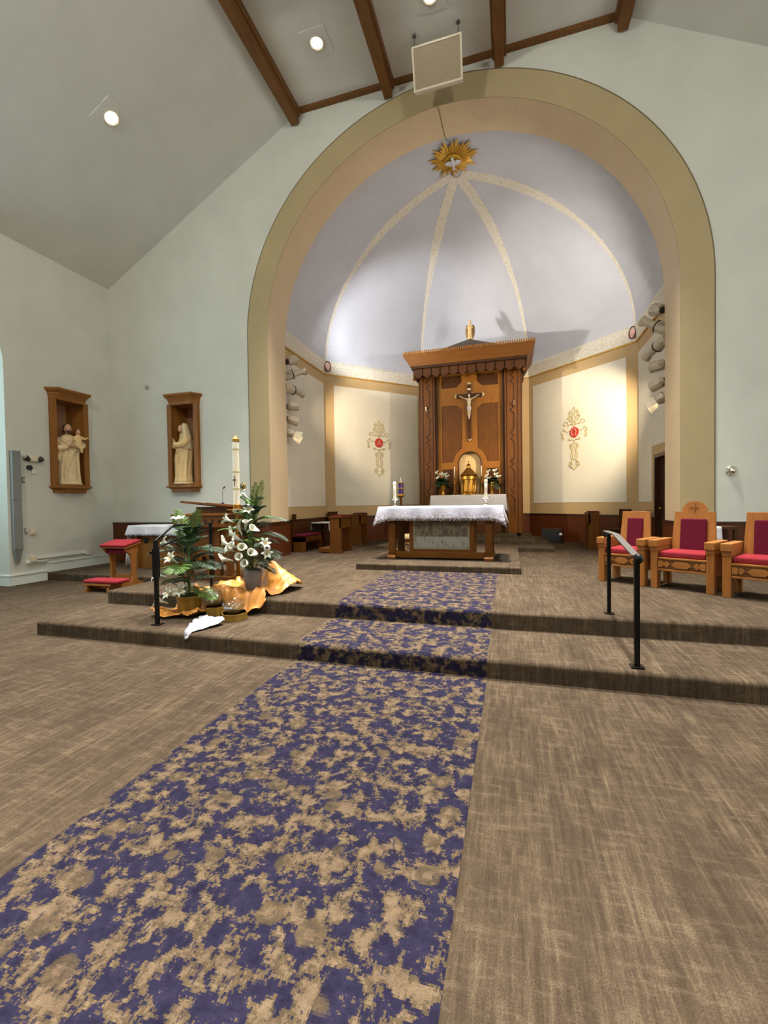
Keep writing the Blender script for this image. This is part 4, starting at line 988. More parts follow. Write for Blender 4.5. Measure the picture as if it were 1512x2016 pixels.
obj('center_block', MB().box(-1.9, -.68, 8.22, 8.88, ZP + .1, ZA - .07), 'cherry', t, bevel=.006)
fx0, fx1, fz0, fz1 = -1.905, -.67, ZP + .15, ZA - .14
obj('picture_frame', MB().prism([(fx0, fz0), (fx1, fz0), (fx1, fz1), (fx0, fz1)], 8.18, 8.22, 'xzy', holes=[[(fx0 + .075, fz0 + .05), (fx1 - .09, fz0 + .05), (fx1 - .09, fz1 - .03), (fx0 + .075, fz1 - .03)]]), 'cherry', t, bevel=.004)
obj('picture_mount', MB().box(fx0 + .07, fx1 - .085, 8.2, 8.215, fz0 + .045, fz1 - .02), plain('pale_green_mount', S(150, 146, 122), .6), t)
obj('painted_panel', MB().box(fx0 + .1, fx1 - .115, 8.193, 8.2, fz0 + .075, fz1 - .05), 'pic', t)
tag(obj('altar_cloth', drape(-2.49, -.17, 8.07, 9.08, ZA + .004, (.26, .27, .26, .27), .03, .02, .062, .11, .11, .012, step=.011), 'lacecl', smooth=True, solid=.004), 'white lace-edged cloth with scalloped hem covering the freestanding altar', 'tablecloth')
def altar_candle(x, y, lab, cap):
    t = thing('altar_candle', lab, 'candle', (x, y, ZA + .008), 0, 'candles standing on the altar')
    obj('holder', MB().lathe([(.065, 0), (.065, .012), (.03, .03), (.016, .05), (.016, .085), (.03, .1), (.02, .11), (.05, .125), (.075, .15), (.07, .155), (.03, .14), (0, .14)], 24), 'silver', t, smooth=True)
    obj('candle', MB().lathe([(.028, .14), (.028, .44), (.02, .45), (0, .45)], 16), 'wax', t, smooth=True)
    obj('follower', MB().lathe([(.03, .42), (.033, .43), (.03, .47), (.02, .485), (0, .485)], 16), 'wax' if not cap else 'offw', t, smooth=True)
altar_candle(-2.22, 8.3, 'slim white candle in silver holder at left end of altar', 0); altar_candle(-.46, 8.3, 'slim white candle in silver holder at right end of altar', 1)
# sanctuary lamp on a tall stand behind the altar
t = thing('sanctuary_lamp', 'violet glass sanctuary lamp on a tall brass stand behind the altar', 'lamp', (-2.47, 9.8, ZP))
obj('base', MB().lathe([(0, 0), (.16, 0), (.16, .02), (.06, .05), (.03, .08), (0, .08)], 24), 'brass', t, smooth=True)
obj('pole', MB().lathe([(.026, .06), (.026, 1.2), (.05, 1.22), (.09, 1.25), (.1, 1.27), (.02, 1.27)], 16), 'brass', t, smooth=True)
obj('glass', MB().lathe([(0, 1.3), (.055, 1.3), (.055, 1.55), (0, 1.55)], 20), 'violet', t, smooth=False)
for z in (1.27, 1.41, 1.54): obj('band', MB().lathe([(.056, z), (.07, z + .005), (.07, z + .025), (.056, z + .03)], 20), 'brass', t)
for k in range(4): a = PI * k / 2 + .4; obj('bracket', MB().tube([(.06 * math.cos(a), .06 * math.sin(a), 1.3), (.085 * math.cos(a), .085 * math.sin(a), 1.42), (.06 * math.cos(a), .06 * math.sin(a), 1.55)], .006, 6), 'brass', t)
obj('cap', MB().lathe([(.05, 1.56), (.035, 1.6), (.012, 1.63), (.016, 1.66), (0, 1.68)], 16), 'silver', t, smooth=True)
t = thing('floral_bowl', 'cream mound on a low brown stand glimpsed between the altar legs', 'bowl', (-2.62, 11.25, D1))
obj('stand', MB().lathe([(.2, 0), (.22, .02), (.17, .08), (.2, .14), (0, .14)], 20), 'cherry', t); obj('mound', MB().ball((0, 0, .19), (.24, .18, .1)), 'plaster', t, smooth=True)

# ------------------------------------------------------------------ spotlights behind the arch
SPOTS = []
def fixture(loc, target, lab, kind, watt, size, color=(1, .86, .66)):
    t = thing('stage_spotlight', lab, 'spotlight', loc, 0, 'stage spotlights stacked behind the arch')
    d = (Vector(target) - Vector(loc)).normalized(); m = Vector((0, 0, 1)).rotation_difference(d).to_matrix().to_4x4() @ Matrix.Scale(1.25, 4)
    if kind == 'long':
        obj('housing', MB().lathe([(0, -.2), (.07, -.2), (.085, -.17), (.085, .02), (.06, .04)], 16, (0, 0, 0), m), 'taupe', t, smooth=False)
        obj('barrel', MB().lathe([(.06, .0), (.055, .2), (.05, .2), (.05, .0)], 16, (0, 0, 0), m), 'taupe', t)
        obj('hood', MB().lathe([(.055, .19), (.085, .28), (.08, .28), (.05, .19)], 8, (0, 0, 0), m), 'taupe', t)
        obj('collar', MB().lathe([(.092, .0), (.092, .02), (.05, .02), (.05, .0)], 16, (0, 0, 0), m), 'dark', t); zl = .2
    elif kind == 'flood':
        obj('housing', MB().lathe([(0, -.12), (.075, -.12), (.085, -.06), (.07, .0), (.05, .03)], 16, (0, 0, 0), m), 'taupe', t)
        for q in range(2):
            s = 1 if q else -1
            obj('barn_door', MB().add([(-.07, s * .05, .03), (.07, s * .05, .03), (.085, s * .11, .17), (-.085, s * .11, .17), (-.07, s * .056, .03), (.07, s * .056, .03), (.085, s * .116, .17), (-.085, s * .116, .17)], [(0, 1, 2, 3), (7, 6, 5, 4), (0, 4, 5, 1), (1, 5, 6, 2), (2, 6, 7, 3), (3, 7, 4, 0)], m), 'offw', t)
        zl = .035
    else:
        obj('housing', MB().lathe([(0, -.12), (.05, -.11), (.085, -.06), (.09, .06), (.095, .1), (.085, .1), (.08, .06)], 10, (0, 0, 0), m), 'taupe', t); zl = .05
        obj('rear_cap', MB().lathe([(0, -.15), (.05, -.15), (.05, -.11), (0, -.1)], 10, (0, 0, 0), m), 'dark', t)
    obj('lens', MB().lathe([(0, zl - .012), (.048, zl - .012), (.048, zl - .004), (0, zl - .004)], 16, (0, 0, 0), m), 'lens', t)
    y2 = YJ + .012 - loc[1]
    obj('yoke', MB().tube([(0, 0, 0), (-.02 * (1 if loc[0] > CX else -1), y2 * .6, .0), (0, y2, 0)], .014, 6), 'taupe', t)
    if watt: spot('spot_lamp', Vector(loc) + d * (zl * 1.25 + .03), target, watt, size, .75, color, .04)
WARM = (1, .84, .62); COOL = (.92, .95, 1.0)
YF = 9.62
dl = lambda x, y, z: (x, y, z)
LZ = [5.06, 4.72, 4.34, 3.95, 3.6, 3.26]; RZ = [5.2, 4.88, 4.5, 4.13, 3.78, 3.46]
lname = ['topmost', 'second from the top', 'third from the top', 'fourth from the top', 'fifth from the top', 'lowest']
kinds = ['short', 'long', 'long', 'short', 'short', 'flood']
tgL = [(-3.4, 13.6, 7.1), (1.3, 13.5, 7.2), (-3.7, 13.9, 4.0), (-1.2, 13.0, 4.6), (-1.2, 12.9, 2.4), (.2, 11.4, .4)]
tgR = [(1.6, 13.1, 6.9), (-1.4, 12.8, 8.6), (.95, 14.15, 3.1), (-1.2, 13.0, 4.2), (-1.2, 12.9, 2.4), (-2.6, 11.4, .4)]
wtL = [800, 840, 440, 220, 260, 300]; wtR = [230, 340, 1050, 220, 260, 300]
for k in range(6):
    fixture((-5.12, YF, LZ[k]), tgL[k], 'taupe spotlight behind the left arch pier, ' + lname[k], kinds[k], wtL[k], (62, 52, 70, 50, 34, 84)[k], (COOL, (1, .94, .86))[k] if k in (0, 1) else WARM)
    fixture((2.73, YF, RZ[k]), tgR[k], 'taupe spotlight behind the right arch pier, ' + lname[k], kinds[k], wtR[k], (62, 96, 76, 50, 34, 84)[k], (1, .94, .86) if k in (0, 1) else WARM)

# ------------------------------------------------------------------ presider chairs
def chair(loc, rz, w_, label, arched=False, seed=1):
    t = thing('presider_chair', label, 'chair', loc, rz, 'oak presider chairs'); D = .56; hw = w_ / 2
    pw = .085
    for s in (-1, 1):
        a, b = min(s * hw, s * (hw - pw)), max(s * hw, s * (hw - pw))
        obj('leg', MB().box(a, b, 0, .13, 0, .56), 'oak', t, bevel=.006); obj('leg', MB().box(a, b, D - .1, D, 0, .56), 'oak', t, bevel=.006)
        obj('side_panel', MB().box(a + .025, b - .025, .12, D - .09, .2, .56), 'oak', t)
        obj('arm_block', MB().box(a - .005, b + .005, -.01, D - .04, .5, .56), 'oak', t, bevel=.005)
        arm = obj('armrest', MB().box(a - .012, b + .012, -.035, D - .02, .56, .655), 'oakx', t, bevel=.008)
    obj('front_rail', MB().box(-hw + pw, hw - pw, .025, .075, .25, .41), 'oakx', t, bevel=.004)
    obj('rail_cap', MB().box(-hw + pw, hw - pw, .012, .08, .395, .42), 'oakx', t, bevel=.004)
    obj('rail_foot', MB().box(-hw + pw, hw - pw, .012, .08, .24, .265), 'oakx', t, bevel=.004)
    iw_ = hw - pw; zc = .33
    obj('carved_groove', MB().box(-iw_ + .01, iw_ - .01, .018, .027, .272, .39), 'oakd', t)
    hx = lambda cx_, a, b: [(cx_ - a, zc), (cx_ - a + b, zc + .042), (cx_ + a - b, zc + .042), (cx_ + a, zc), (cx_ + a - b, zc - .042), (cx_ - a + b, zc - .042)]
    dm = lambda cx_, a: [(cx_ - a, zc), (cx_, zc + .042), (cx_ + a, zc), (cx_, zc - .042)]
    m_ = iw_ * .42
    for pl in (hx(0, m_, .05), dm(-m_ - .055, .04), dm(m_ + .055, .04), hx(-iw_ + .03, .06, .04), hx(iw_ - .03, .06, .04)):
        pl = [(max(-iw_ + .005, min(iw_ - .005, x)), z) for x, z in pl]; obj('carved_lozenge', MB().prism(pl, .008, .02, 'xzy'), 'oakx', t)
    obj('seat', MB().box(-iw_ + .005, iw_ - .005, .03, D - .08, .415, .505), 'red', t, bevel=.03, seg=4)
    m = Matrix.Translation((0, D - .1, .4)) @ Matrix.Rotation(R(-7), 4, 'X')
    tb, bw = .63, iw_ - .02
    if arched:
        out = [(-bw - .02, -.2), (bw + .02, -.2), (bw - .02, tb)] + [(bw * .58, tb)] + [(bw * .58 * math.cos(R(a)), tb + .02 + bw * .5 * math.sin(R(a))) for a in range(0, 181, 12)] + [(-bw * .58, tb), (-bw + .02, tb)]
    else: out = [(-bw - .02, -.2), (bw + .02, -.2), (bw - .02, tb), (-bw + .02, tb)]
    bk = obj('backrest', MB().prism(out, 0, .05, 'xzy', m), 'oak', t, bevel=.006)
    obj('back_cushion', MB().box(-bw + .1, bw - .1, -.03, .01, .08, tb - .1, m), 'maroon', t, bevel=.02, seg=3)  # same fabric as the seat, its colour darkened for shade
    if arched:
        obj('carved_cross', MB().box(-.006, .006, -.008, .0, tb + .005, tb + .115, m).box(-.05, .05, -.008, 0, tb + .055, tb + .067, m), 'lite', bk)
    return t
ang = R(-35); ca, sa = math.cos(ang), math.sin(ang)
def chair_at(fl, w_, *a, **k):   # front-left corner on the floor
    chair((fl[0] + w_ / 2 * ca, fl[1] + w_ / 2 * sa, Z2), ang, w_, *a, **k)
chair_at((1.235, 7.12), .63, 'oak armchair with red cushions, leftmost of the three by the handrail')
chair_at((1.815, 6.73), .72, 'oak armchair with red cushions and an arched cross-carved crest, in the middle', arched=True)
chair_at((2.455, 6.23), .68, 'oak armchair with red cushions at the right edge of the picture')

# ------------------------------------------------------------------ handrails
def rail_right():
    t = thing('handrail', 'black metal handrail with flat grey top bar on the right steps', 'handrail', (.98, 4.0, 0), 0, 'stair handrails')
    obj('post', MB().box(-.02, .02, -.02, .02, Z1, 1.07), 'black', t, bevel=.004); obj('post', MB().box(-.018, .018, 1.05, 1.086, Z2, 1.2), 'black', t, bevel=.004)
    obj('base_plate', MB().box(-.05, .05, -.05, .05, Z1, Z1 + .012), 'black', t); obj('base_plate', MB().box(-.045, .045, 1.02, 1.11, Z2, Z2 + .012), 'black', t)
    obj('hub', MB().ball((.01, -.01, 1.065), (.035, .045, .045)), 'black', t, smooth=True)
    p = [(0, .02, 1.09), (0, .74, 1.215), (0, 1.22, 1.215)]; mb = MB()
    for a, b in zip(p, p[1:]):
        mb.add([(-.03, a[1], a[2]), (.03, a[1], a[2]), (.03, b[1], b[2]), (-.03, b[1], b[2]), (-.03, a[1], a[2] - .014), (.03, a[1], a[2] - .014), (.03, b[1], b[2] - .014), (-.03, b[1], b[2] - .014)], [(0, 1, 2, 3), (7, 6, 5, 4), (0, 4, 5, 1), (1, 5, 6, 2), (2, 6, 7, 3), (3, 7, 4, 0)])
    obj('top_bar', mb, 'steel', t)
    obj('end_scroll', MB().tube([(0, 1.2, 1.205), (0, 1.26, 1.2), (0, 1.275, 1.17), (0, 1.25, 1.15)], .016, 8), 'black', t, smooth=True)
rail_right()
t = thing('handrail', 'black metal handrail with two rails on the left steps beside the plants', 'handrail', (-3.99, 4.1, 0), 0, 'stair handrails')
obj('post', MB().box(-.02, .02, -.02, .02, Z1, 1.15), 'black', t, bevel=.004); obj('post', MB().box(-.018, .018, .95, .986, Z2, 1.3), 'black', t, bevel=.004)
obj('sleeve', MB().box(-.032, .032, -.028, .028, .72, 1.06), 'black', t, bevel=.004)
obj('base_plate', MB().box(-.05, .05, -.05, .05, Z1, Z1 + .012), 'black', t); obj('base_plate', MB().box(-.045, .045, .92, 1.01, Z2, Z2 + .012), 'black', t)
obj('upper_rail', MB().tube([(0, 0, 1.08), (0, 0, 1.15), (0, .28, 1.31), (0, 1.0, 1.31)], .014, 8), 'black', t)
obj('lower_rail', MB().tube([(0, 0, 1.06), (0, .6, 1.19), (0, .98, 1.22)], .012, 8), 'black', t)
obj('wall_flange', MB().lathe([(0, 0), (.03, 0), (.03, .03), (0, .03)], 12, (-.08, .02, .99)).tube([(-.08, .02, 1.0), (0, 0, 1.04)], .012, 6), 'black', t)

# ------------------------------------------------------------------ prie-dieu by the left wall
def priedieu(loc, rz, w_, label, wood_='oak', pad='red', h=.88, group='kneelers', closed=False):
    t = thing('prie_dieu', label, 'kneeler', loc, rz, group); hw = w_ / 2
    for s in (-1, 1):
        a, b = min(s * hw, s * (hw - .05)), max(s * hw, s * (hw - .05))
        obj('runner_foot', MB().prism([(-.55, 0), (.3, 0), (.3, .05), (.2, .1), (.08, .13), (-.05, .13), (-.3, .12), (-.5, .12), (-.55, .06)], a, b, 'yzx'), wood_, t, bevel=.006)
        prof = [(-.02, .1), (.14, .1), (.11, .2), (.09, .35), (.09, .6), (.14, .68), (.18, h - .04), (-.16, h - .12), (-.13, h - .18), (-.02, .62), (.0, .4), (.01, .2)]
        if closed: prof = [(-.16, .0), (.16, .0), (.16, h - .02), (-.16, h - .1)]
        obj('side_post', MB().prism(prof, a, b, 'yzx'), wood_, t, bevel=.006)
    obj('front_board', MB().box(-hw + .05, hw - .05, -.13, -.1, h - .22, h - .12), 'maroon' if pad == 'red' else wood_, t)
    obj('stretcher', MB().box(-hw + .05, hw - .05, .04, .07, .14, .24), wood_, t, bevel=.004)
    m = Matrix.Translation((0, 0, h - .06)) @ Matrix.Rotation(R(12), 4, 'X')
    obj('desk_board', MB().box(-hw - .03, hw + .03, -.19, .2, -.02, .0, m), wood_, t, bevel=.004)
    obj('arm_pad', MB().box(-hw - .03, hw + .03, -.2, .2, .0, .055, m), pad, t, bevel=.022, seg=3)
    obj('kneeler_board', MB().box(-hw - .03, hw + .05, -.56, -.26, .12, .16), wood_, t, bevel=.004)
    obj('knee_pad', MB().box(-hw - .02, hw + .2, -.57, -.25, .16, .225), pad, t, bevel=.028, seg=3)
priedieu((-7.28, 6.62, 0), R(2), .54, 'oak prie-dieu with bright red pads by the left dais')

# ------------------------------------------------------------------ credence table by the left wall
t = thing('credence_table', 'plain wooden credence table under a white scalloped cloth by the wainscot', 'table', (0, 0, 0))
obj('tabletop', MB().box(-8.22, -6.72, 7.72, 8.34, 1.08, 1.125), 'oakx', t, bevel=.004)
obj('front_panel', MB().box(-8.08, -6.8, 7.86, 7.9, Z1, 1.08), 'niche', t)
for x in (-8.12, -6.82):
    for y in (7.82, 8.24): obj('leg', MB().box(x - .05, x + .05, y - .05, y + .05, Z1, 1.08), 'niche', t, bevel=.005)
obj('knob', MB().lathe([(0, 0), (.05, 0), (.06, .03), (.03, .05), (0, .05)], 14, (0, 0, 0), Matrix.Translation((-7.9, 7.86, .78)) @ Matrix.Rotation(R(90), 4, 'X')), 'blackp', t)
tag(obj('credence_cloth', drape(-8.24, -6.7, 7.7, 8.35, 1.13, (.2, .2, 0, .86), .03, .026, .085, .0, .04, .015, step=.014), 'white', smooth=True, solid=.004), 'white scalloped cloth on the left credence table, hanging to the floor on one side', 'tablecloth')

# ------------------------------------------------------------------ ambo with microphone
t = thing('ambo', 'wooden ambo with a slanted reading desk behind the paschal candle', 'ambo', (0, 0, 0))
AX = -4.78; AY = 6.25
obj('base', MB().box(AX - .42, AX + .48, AY - .36, AY + .36, Z2, Z2 + .07), 'cherry', t, bevel=.008)
for x in (AX - .36, AX + .05, AX + .22, AX + .42): obj('post', MB().box(x - .045, x + .045, AY - .3, AY - .21, Z2 + .07, 1.2), 'cherry', t, bevel=.006)
for x in (AX - .36, AX + .42): obj('post', MB().box(x - .045, x + .045, AY + .21, AY + .3, Z2 + .07, 1.2), 'cherry', t, bevel=.006)
obj('front_panel', MB().box(AX - .3, AX + .36, AY - .27, AY - .23, .72, 1.2), 'cherry', t)
cs = obj('desk_case', MB().box(AX - .58, AX + .58, AY - .38, AY + .3, 1.2, 1.4), 'cherryx', t, bevel=.008)
obj('case_cap', MB().box(AX - .6, AX + .6, AY - .4, AY + .32, 1.385, 1.415), 'cherryx', t, bevel=.005)
for k in range(8): obj('rosette', MB().lathe([(0, 0), (.035, 0), (.03, .012), (.012, .014), (0, .02)], 14, (0, 0, 0), Matrix.Translation((AX - .46 + k * .13, AY - .38, 1.3)) @ Matrix.Rotation(R(90), 4, 'X')), 'dkwood', cs)
obj('desk_block', MB().box(AX - .26, AX + .34, AY - .2, AY + .2, 1.41, 1.53), 'cherry', t)
m = Matrix.Translation((AX + .0, AY, 1.535)) @ Matrix.Rotation(R(-5), 4, 'X') @ Matrix.Rotation(R(5), 4, 'Y')
obj('slanted_top', MB().box(-.5, .46, -.3, .34, 0, .035, m), 'cherryx', t, bevel=.006); obj('book_ledge', MB().box(-.46, .42, .29, .34, .03, .06, m), 'cherryx', t, bevel=.004)
t = thing('gooseneck_microphone', 'thin black gooseneck microphone rising from the ambo top', 'microphone', (-4.66, 6.24, 1.57))
obj('base', MB().lathe([(0, 0), (.03, 0), (.02, .03), (0, .03)], 12), 'blackp', t); obj('gooseneck', MB().tube([(0, 0, .02), (0, 0, .2), (.005, 0, .25), (.03, -.01, .27)], .004, 6), 'steel', t); obj('head', MB().tube([(.03, -.01, .27), (.07, -.03, .285)], .013, 8), 'blackp', t)

# ------------------------------------------------------------------ paschal candle
t = thing('paschal_candle', 'tall white paschal candle on a brass stand between the flower arrangements', 'candle', (-4.09, 5.82, Z2))
obj('foot', MB().lathe([(0, 0), (.14, 0), (.14, .02), (.05, .05), (.03, .1)], 24), 'brass', t, smooth=True)
obj('pole', MB().lathe([(.028, .05), (.028, 1.05), (.036, 1.07), (.03, 1.1), (.05, 1.12)], 16), 'brass', t, smooth=True)
obj('drip_dish', MB().lathe([(.03, 1.1), (.1, 1.12), (.155, 1.135), (.155, 1.145), (.09, 1.14), (0, 1.14)], 28), M['brass'], t, smooth=True)
obj('socket', MB().lathe([(.045, 1.14), (.056, 1.15), (.056, 1.21), (.05, 1.22)], 20), 'brass', t)
c = obj('candle', MB().lathe([(.05, 1.15), (.05, 2.2), (.045, 2.21), (0, 2.21)], 24), 'wax', t, smooth=False)
for z in (1.44, 1.7, 2.05): obj('gold_band', MB().lathe([(.0505, z), (.0515, z + .005), (.0515, z + .025), (.0505, z + .03)], 24), 'fili', c)
obj('relief_cross', MB().box(-.006, .006, -.056, -.05, 1.5, 1.66).box(-.03, .03, -.054, -.048, 1.585, 1.6), 'hair', c)
obj('brass_follower', MB().lathe([(.052, 2.18), (.056, 2.19), (.052, 2.23), (.03, 2.25), (.012, 2.28), (0, 2.28)], 20), 'brass', c)

# ------------------------------------------------------------------ flower arrangement in the gold pot (lower step)
rr = random.Random(21)
t = thing('lily_arrangement', 'tall palm and white lily arrangement in a gold pot on the lower step', 'flower arrangement', (-3.98, 4.62, Z1 + .02))
obj('pot', MB().lathe([(.12, 0), (.135, .02), (.15, .18), (.16, .2), (.16, .225), (.14, .225), (.13, .18), (0, .18)], 28), 'goldbox', t)
obj('moss', MB().ball((0, 0, .2), (.135, .135, .05)), 'leaf', t)
def palm_set(t, n, z0, z1, spread, L0, L1, rr, wide=.2, front=.5, el0=-.15):
    for k in range(n):
        f = k / (n - 1); a = k * 2.4 + rr.uniform(-.4, .4); z = z0 + (z1 - z0) * f
        el = (el0 + 1.0 * f + rr.uniform(-.2, .3)); L = (L0 + (L1 - L0) * rr.random()) * (1 - .25 * f)
        d = (math.cos(a) * spread, math.sin(a) * spread * front, el)
        obj('palm_frond', frond((rr.uniform(-.03, .03), rr.uniform(-.03, .03), z), d, L, wide * rr.uniform(.8, 1.1), rr.uniform(.2, .5), rr, 19, fat=.72), rr.choice(('leaf', 'leaf', 'leaf', 'leaf2', 'leaf3')), t)
palm_set(t, 26, .3, .98, 1.0, .34, .48, rr, el0=.1)
for (d, L, dr, mt, zb) in (((-.25, 0, 1), .62, .1, 1, .75), ((.25, .02, 1), .66, .1, 1, .72), ((-.8, -.1, .5), .6, .45, 2, .7), ((.85, 0, .5), .62, .4, 0, .72), ((.75, -.2, .35), .6, .4, 0, .6), ((.15, -.6, .4), .45, .5, 1, .55), ((-.7, -.1, .6), .5, .5, 0, .4)):
    obj('palm_frond', frond((0, 0, zb), d, L, .24, dr, rr, 20, fat=.75), ('leaf', 'leaf2', 'leaf3')[mt], t)
obj('main_stem', MB().tube([(0, 0, .18), (.01, 0, .6), (0, 0, 1.0)], .014, 6), 'stem', t)
for (p, d) in (((-.04, -.12, 1.16), (.1, -.2, 1)), ((-.18, -.16, .88), (-.8, -.5, .5)), ((-.06, -.2, .7), (-.2, -.8, .6)), ((-.26, -.22, .5), (-.7, -.7, .3)), ((.05, -.2, .3), (.2, -.8, .5)), ((-.3, -.15, .16), (-.8, -.5, .4)), ((-.12, -.18, .26), (-.3, -.8, .5))):
    b = MB().tube([(0, 0, .2), (p[0] * .4, p[1] * .4, (.2 + p[2]) * .5), p], .006, 5); obj('lily_stem', b, 'stem', t); add_lily(t, Vector(p), d, .85)
# ------------------------------------------------------------------ flower arrangement in the grey vase (platform)
t = thing('calla_arrangement', 'calla lily and palm arrangement in a grey ceramic vase on orange cloth', 'flower arrangement', (-3.42, 5.2, Z2 + .02))
obj('vase', MB().lathe([(.09, 0), (.098, .01), (.118, .15), (.128, .26), (.122, .29), (.105, .31), (.095, .3), (.09, .2), (0, .2)], 28), 'vase', t, smooth=True)
palm_set(t, 30, .36, 1.15, 1.0, .3, .42, rr, .18, .55, .2)
for (d, L, dr, mt, zb) in (((.25, .0, 1), .72, .08, 1, .85), ((.12, 0, 1), .66, .05, 1, .85), ((.95, 0, .4), .56, .35, 0, .95), ((.9, .1, .15), .5, .35, 0, .8), ((-.7, -.1, .3), .5, .3, 1, .8), ((.8, -.2, .1), .48, .35, 0, .6), ((-.8, -.2, .2), .42, .35, 2, .5), ((.6, -.3, .2), .4, .35, 0, .45)):
    obj('palm_frond', frond((0, 0, zb), d, L, .2, dr, rr, 20, fat=.75), ('leaf', 'leaf2', 'leaf3')[mt], t)
obj('main_stem', MB().tube([(0, 0, .22), (.01, 0, .7), (.03, 0, 1.2)], .014, 6), 'stem', t)
for (p, d) in (((-.06, -.2, .86), (-.3, -.3, 1)), ((.04, -.2, .92), (.4, -.3, 1)), ((-.15, -.2, .78), (-.8, -.4, .7)), ((-.06, -.24, .74), (-.4, -.8, .5)), ((.12, -.22, .86), (1, -.3, .5)), ((-.26, -.2, .66), (-.9, -.3, .6)), ((-.16, -.26, .6), (-.3, -.8, .5)), ((-.1, -.27, .64), (0, -1, .4)), ((.02, -.27, .62), (.5, -.8, .4)), ((.0, -.28, .5), (.2, -1, .3)), ((-.24, -.24, .46), (-.8, -.6, .2)), ((.08, -.28, .42), (.2, -1, .2)), ((.13, -.25, .55), (.7, -.6, .4))):
    obj('calla_stem', MB().tube([(0, 0, .25), (p[0] * .5, p[1] * .4, (.25 + p[2]) * .52), p], .007, 5), 'stem', t); add_calla(t, Vector(p), d, .92)
for (p, d) in (((-.03, -.1, 1.3), (-.6, -.5, .6)), ((.06, -.14, 1.1), (.2, -.7, .6)), ((.3, -.2, .66), (.8, -.4, .5)), ((.32, -.2, .56), (.8, -.5, .0)), ((-.3, -.1, .98), (-.9, -.3, .4))):
    obj('lily_stem', MB().tube([(0, 0, .25), (p[0] * .5, p[1] * .4, (.25 + p[2]) * .52), p], .006, 5), 'stem', t); add_lily(t, Vector(p), d, .8)

# ------------------------------------------------------------------ orange satin cloth, boxes, bowls, towel
def inpoly(x, y, P):
    c = False; j = len(P) - 1
    for i in range(len(P)):
        if (P[i][1] > y) != (P[j][1] > y) and x < (P[j][0] - P[i][0]) * (y - P[i][1]) / (P[j][1] - P[i][1]) + P[i][0]: c = not c
        j = i
    return c
def sst(a, b, v): q = max(0, min(1, (v - a) / (b - a))); return q * q * (3 - 2 * q)
def heightcloth(P, h, st, seed, jag=.5):
    xs = [p[0] for p in P]; ys = [p[1] for p in P]; nx = int((max(xs) - min(xs)) / st) + 2; ny = int((max(ys) - min(ys)) / st) + 2
    vs = {}; V = []; Fc = []
    def vid(i, j):
        if (i, j) not in vs:
            x, y = min(xs) + i * st, min(ys) + j * st
            q = mnoise.noise(Vector((x * 3, y * 3, seed))) * st * jag
            vs[(i, j)] = len(V); V.append((x + q, y - q, h(x, y)))
        return vs[(i, j)]
    for i in range(nx):
        for j in range(ny):
            x, y = min(xs) + (i + .5) * st, min(ys) + (j + .5) * st
            if inpoly(x, y, P): Fc.append((vid(i, j), vid(i + 1, j), vid(i + 1, j + 1), vid(i, j + 1)))
    return MB().add(V, Fc)
def ho(x, y):
    base = Z1 + (Z2 - Z1) * sst(4.74, 4.9, y)
    rdg = lambda a: (1 - abs(a) * 2.2) if abs(a) < .45 else 0
    f = rdg(mnoise.noise(Vector((x * 2.6 + y * 1.6, y * 1.5 - x * 1.1, .3)))) ** 2 * .075 + rdg(mnoise.noise(Vector((x * 6.5 - y * 3 + 3, y * 4.5 + x * 2, 1.7)))) ** 2 * .04
    if 4.7 < y < 4.95: f += .03 * abs(math.sin(x * 20 + y * 5))
    b = .3 * math.exp(-(((x + 3.3) / .14) ** 2 + ((y - 5.52) / .12) ** 2)) + .16 * math.exp(-(((x + 3.12 - (5.5 - y) * .2) / .2) ** 2 + ((y - 5.45) / .16) ** 2))
    dpot = math.hypot(x + 3.98, y - 4.62); dv_ = math.hypot(x + 3.42, y - 5.2)
    k = min(sst(.15, .26, dpot), sst(.11, .24, dv_))
    b2 = .09 * math.exp(-(((x + 3.95) / .25) ** 2 + ((y - 4.62) / .25) ** 2)) * sst(.16, .22, dpot)
    return base + .012 + f * k + b * sst(.1, .22, dv_) + b2
OP = [(-4.3, 4.33), (-4.12, 4.27), (-3.98, 4.36), (-3.8, 4.36), (-3.72, 4.5), (-3.66, 4.82), (-3.42, 4.74), (-3.12, 4.7), (-3.0, 4.82), (-3.1, 4.98), (-2.92, 5.2), (-2.86, 5.5), (-2.92, 5.72), (-3.1, 5.72), (-3.3, 5.86), (-3.6, 5.72), (-3.9, 5.66), (-4.18, 5.5), (-4.22, 5.2), (-4.1, 4.95), (-4.2, 4.78), (-4.33, 4.6), (-4.42, 4.42)]
tag(obj('satin_cloth', heightcloth(OP, ho, .018, 1), 'orange', smooth=True, solid=.005, fix=False), 'crumpled golden-orange satin cloth draped down the steps under the flowers', 'cloth')
def hexa(r, n=6, a0=0): return [(r * math.cos(2 * PI * k / n + a0), r * math.sin(2 * PI * k / n + a0)) for k in range(n)]
def stand(loc, r, h, lab):
    t = thing('gold_box', lab, 'box', loc, 0, 'gold boxes under the glass bowls'); obj('body', MB().prism(hexa(r, 6, .25), 0, h), 'goldbox', t, bevel=.004); obj('lid', MB().prism(hexa(r * 1.02, 6, .25), h - .015, h), 'goldbox', t)
stand((-3.63, 4.67, Z1), .13, .11, 'gold hexagonal box under the taller round glass bowl'); stand((-3.25, 4.53, Z1), .16, .085, 'gold hexagonal box under the wide low glass bowl')
def bowl(loc, prof, wz, wr, lab):
    t = thing('glass_bowl', lab, 'bowl', loc, 0, 'clear glass water bowls'); obj('glass', MB().lathe(prof, 28), 'glass', t, smooth=True)
    obj('water', MB().lathe([(0, .014)] + wr + [(0, wz)], 28), 'water', t, smooth=True)
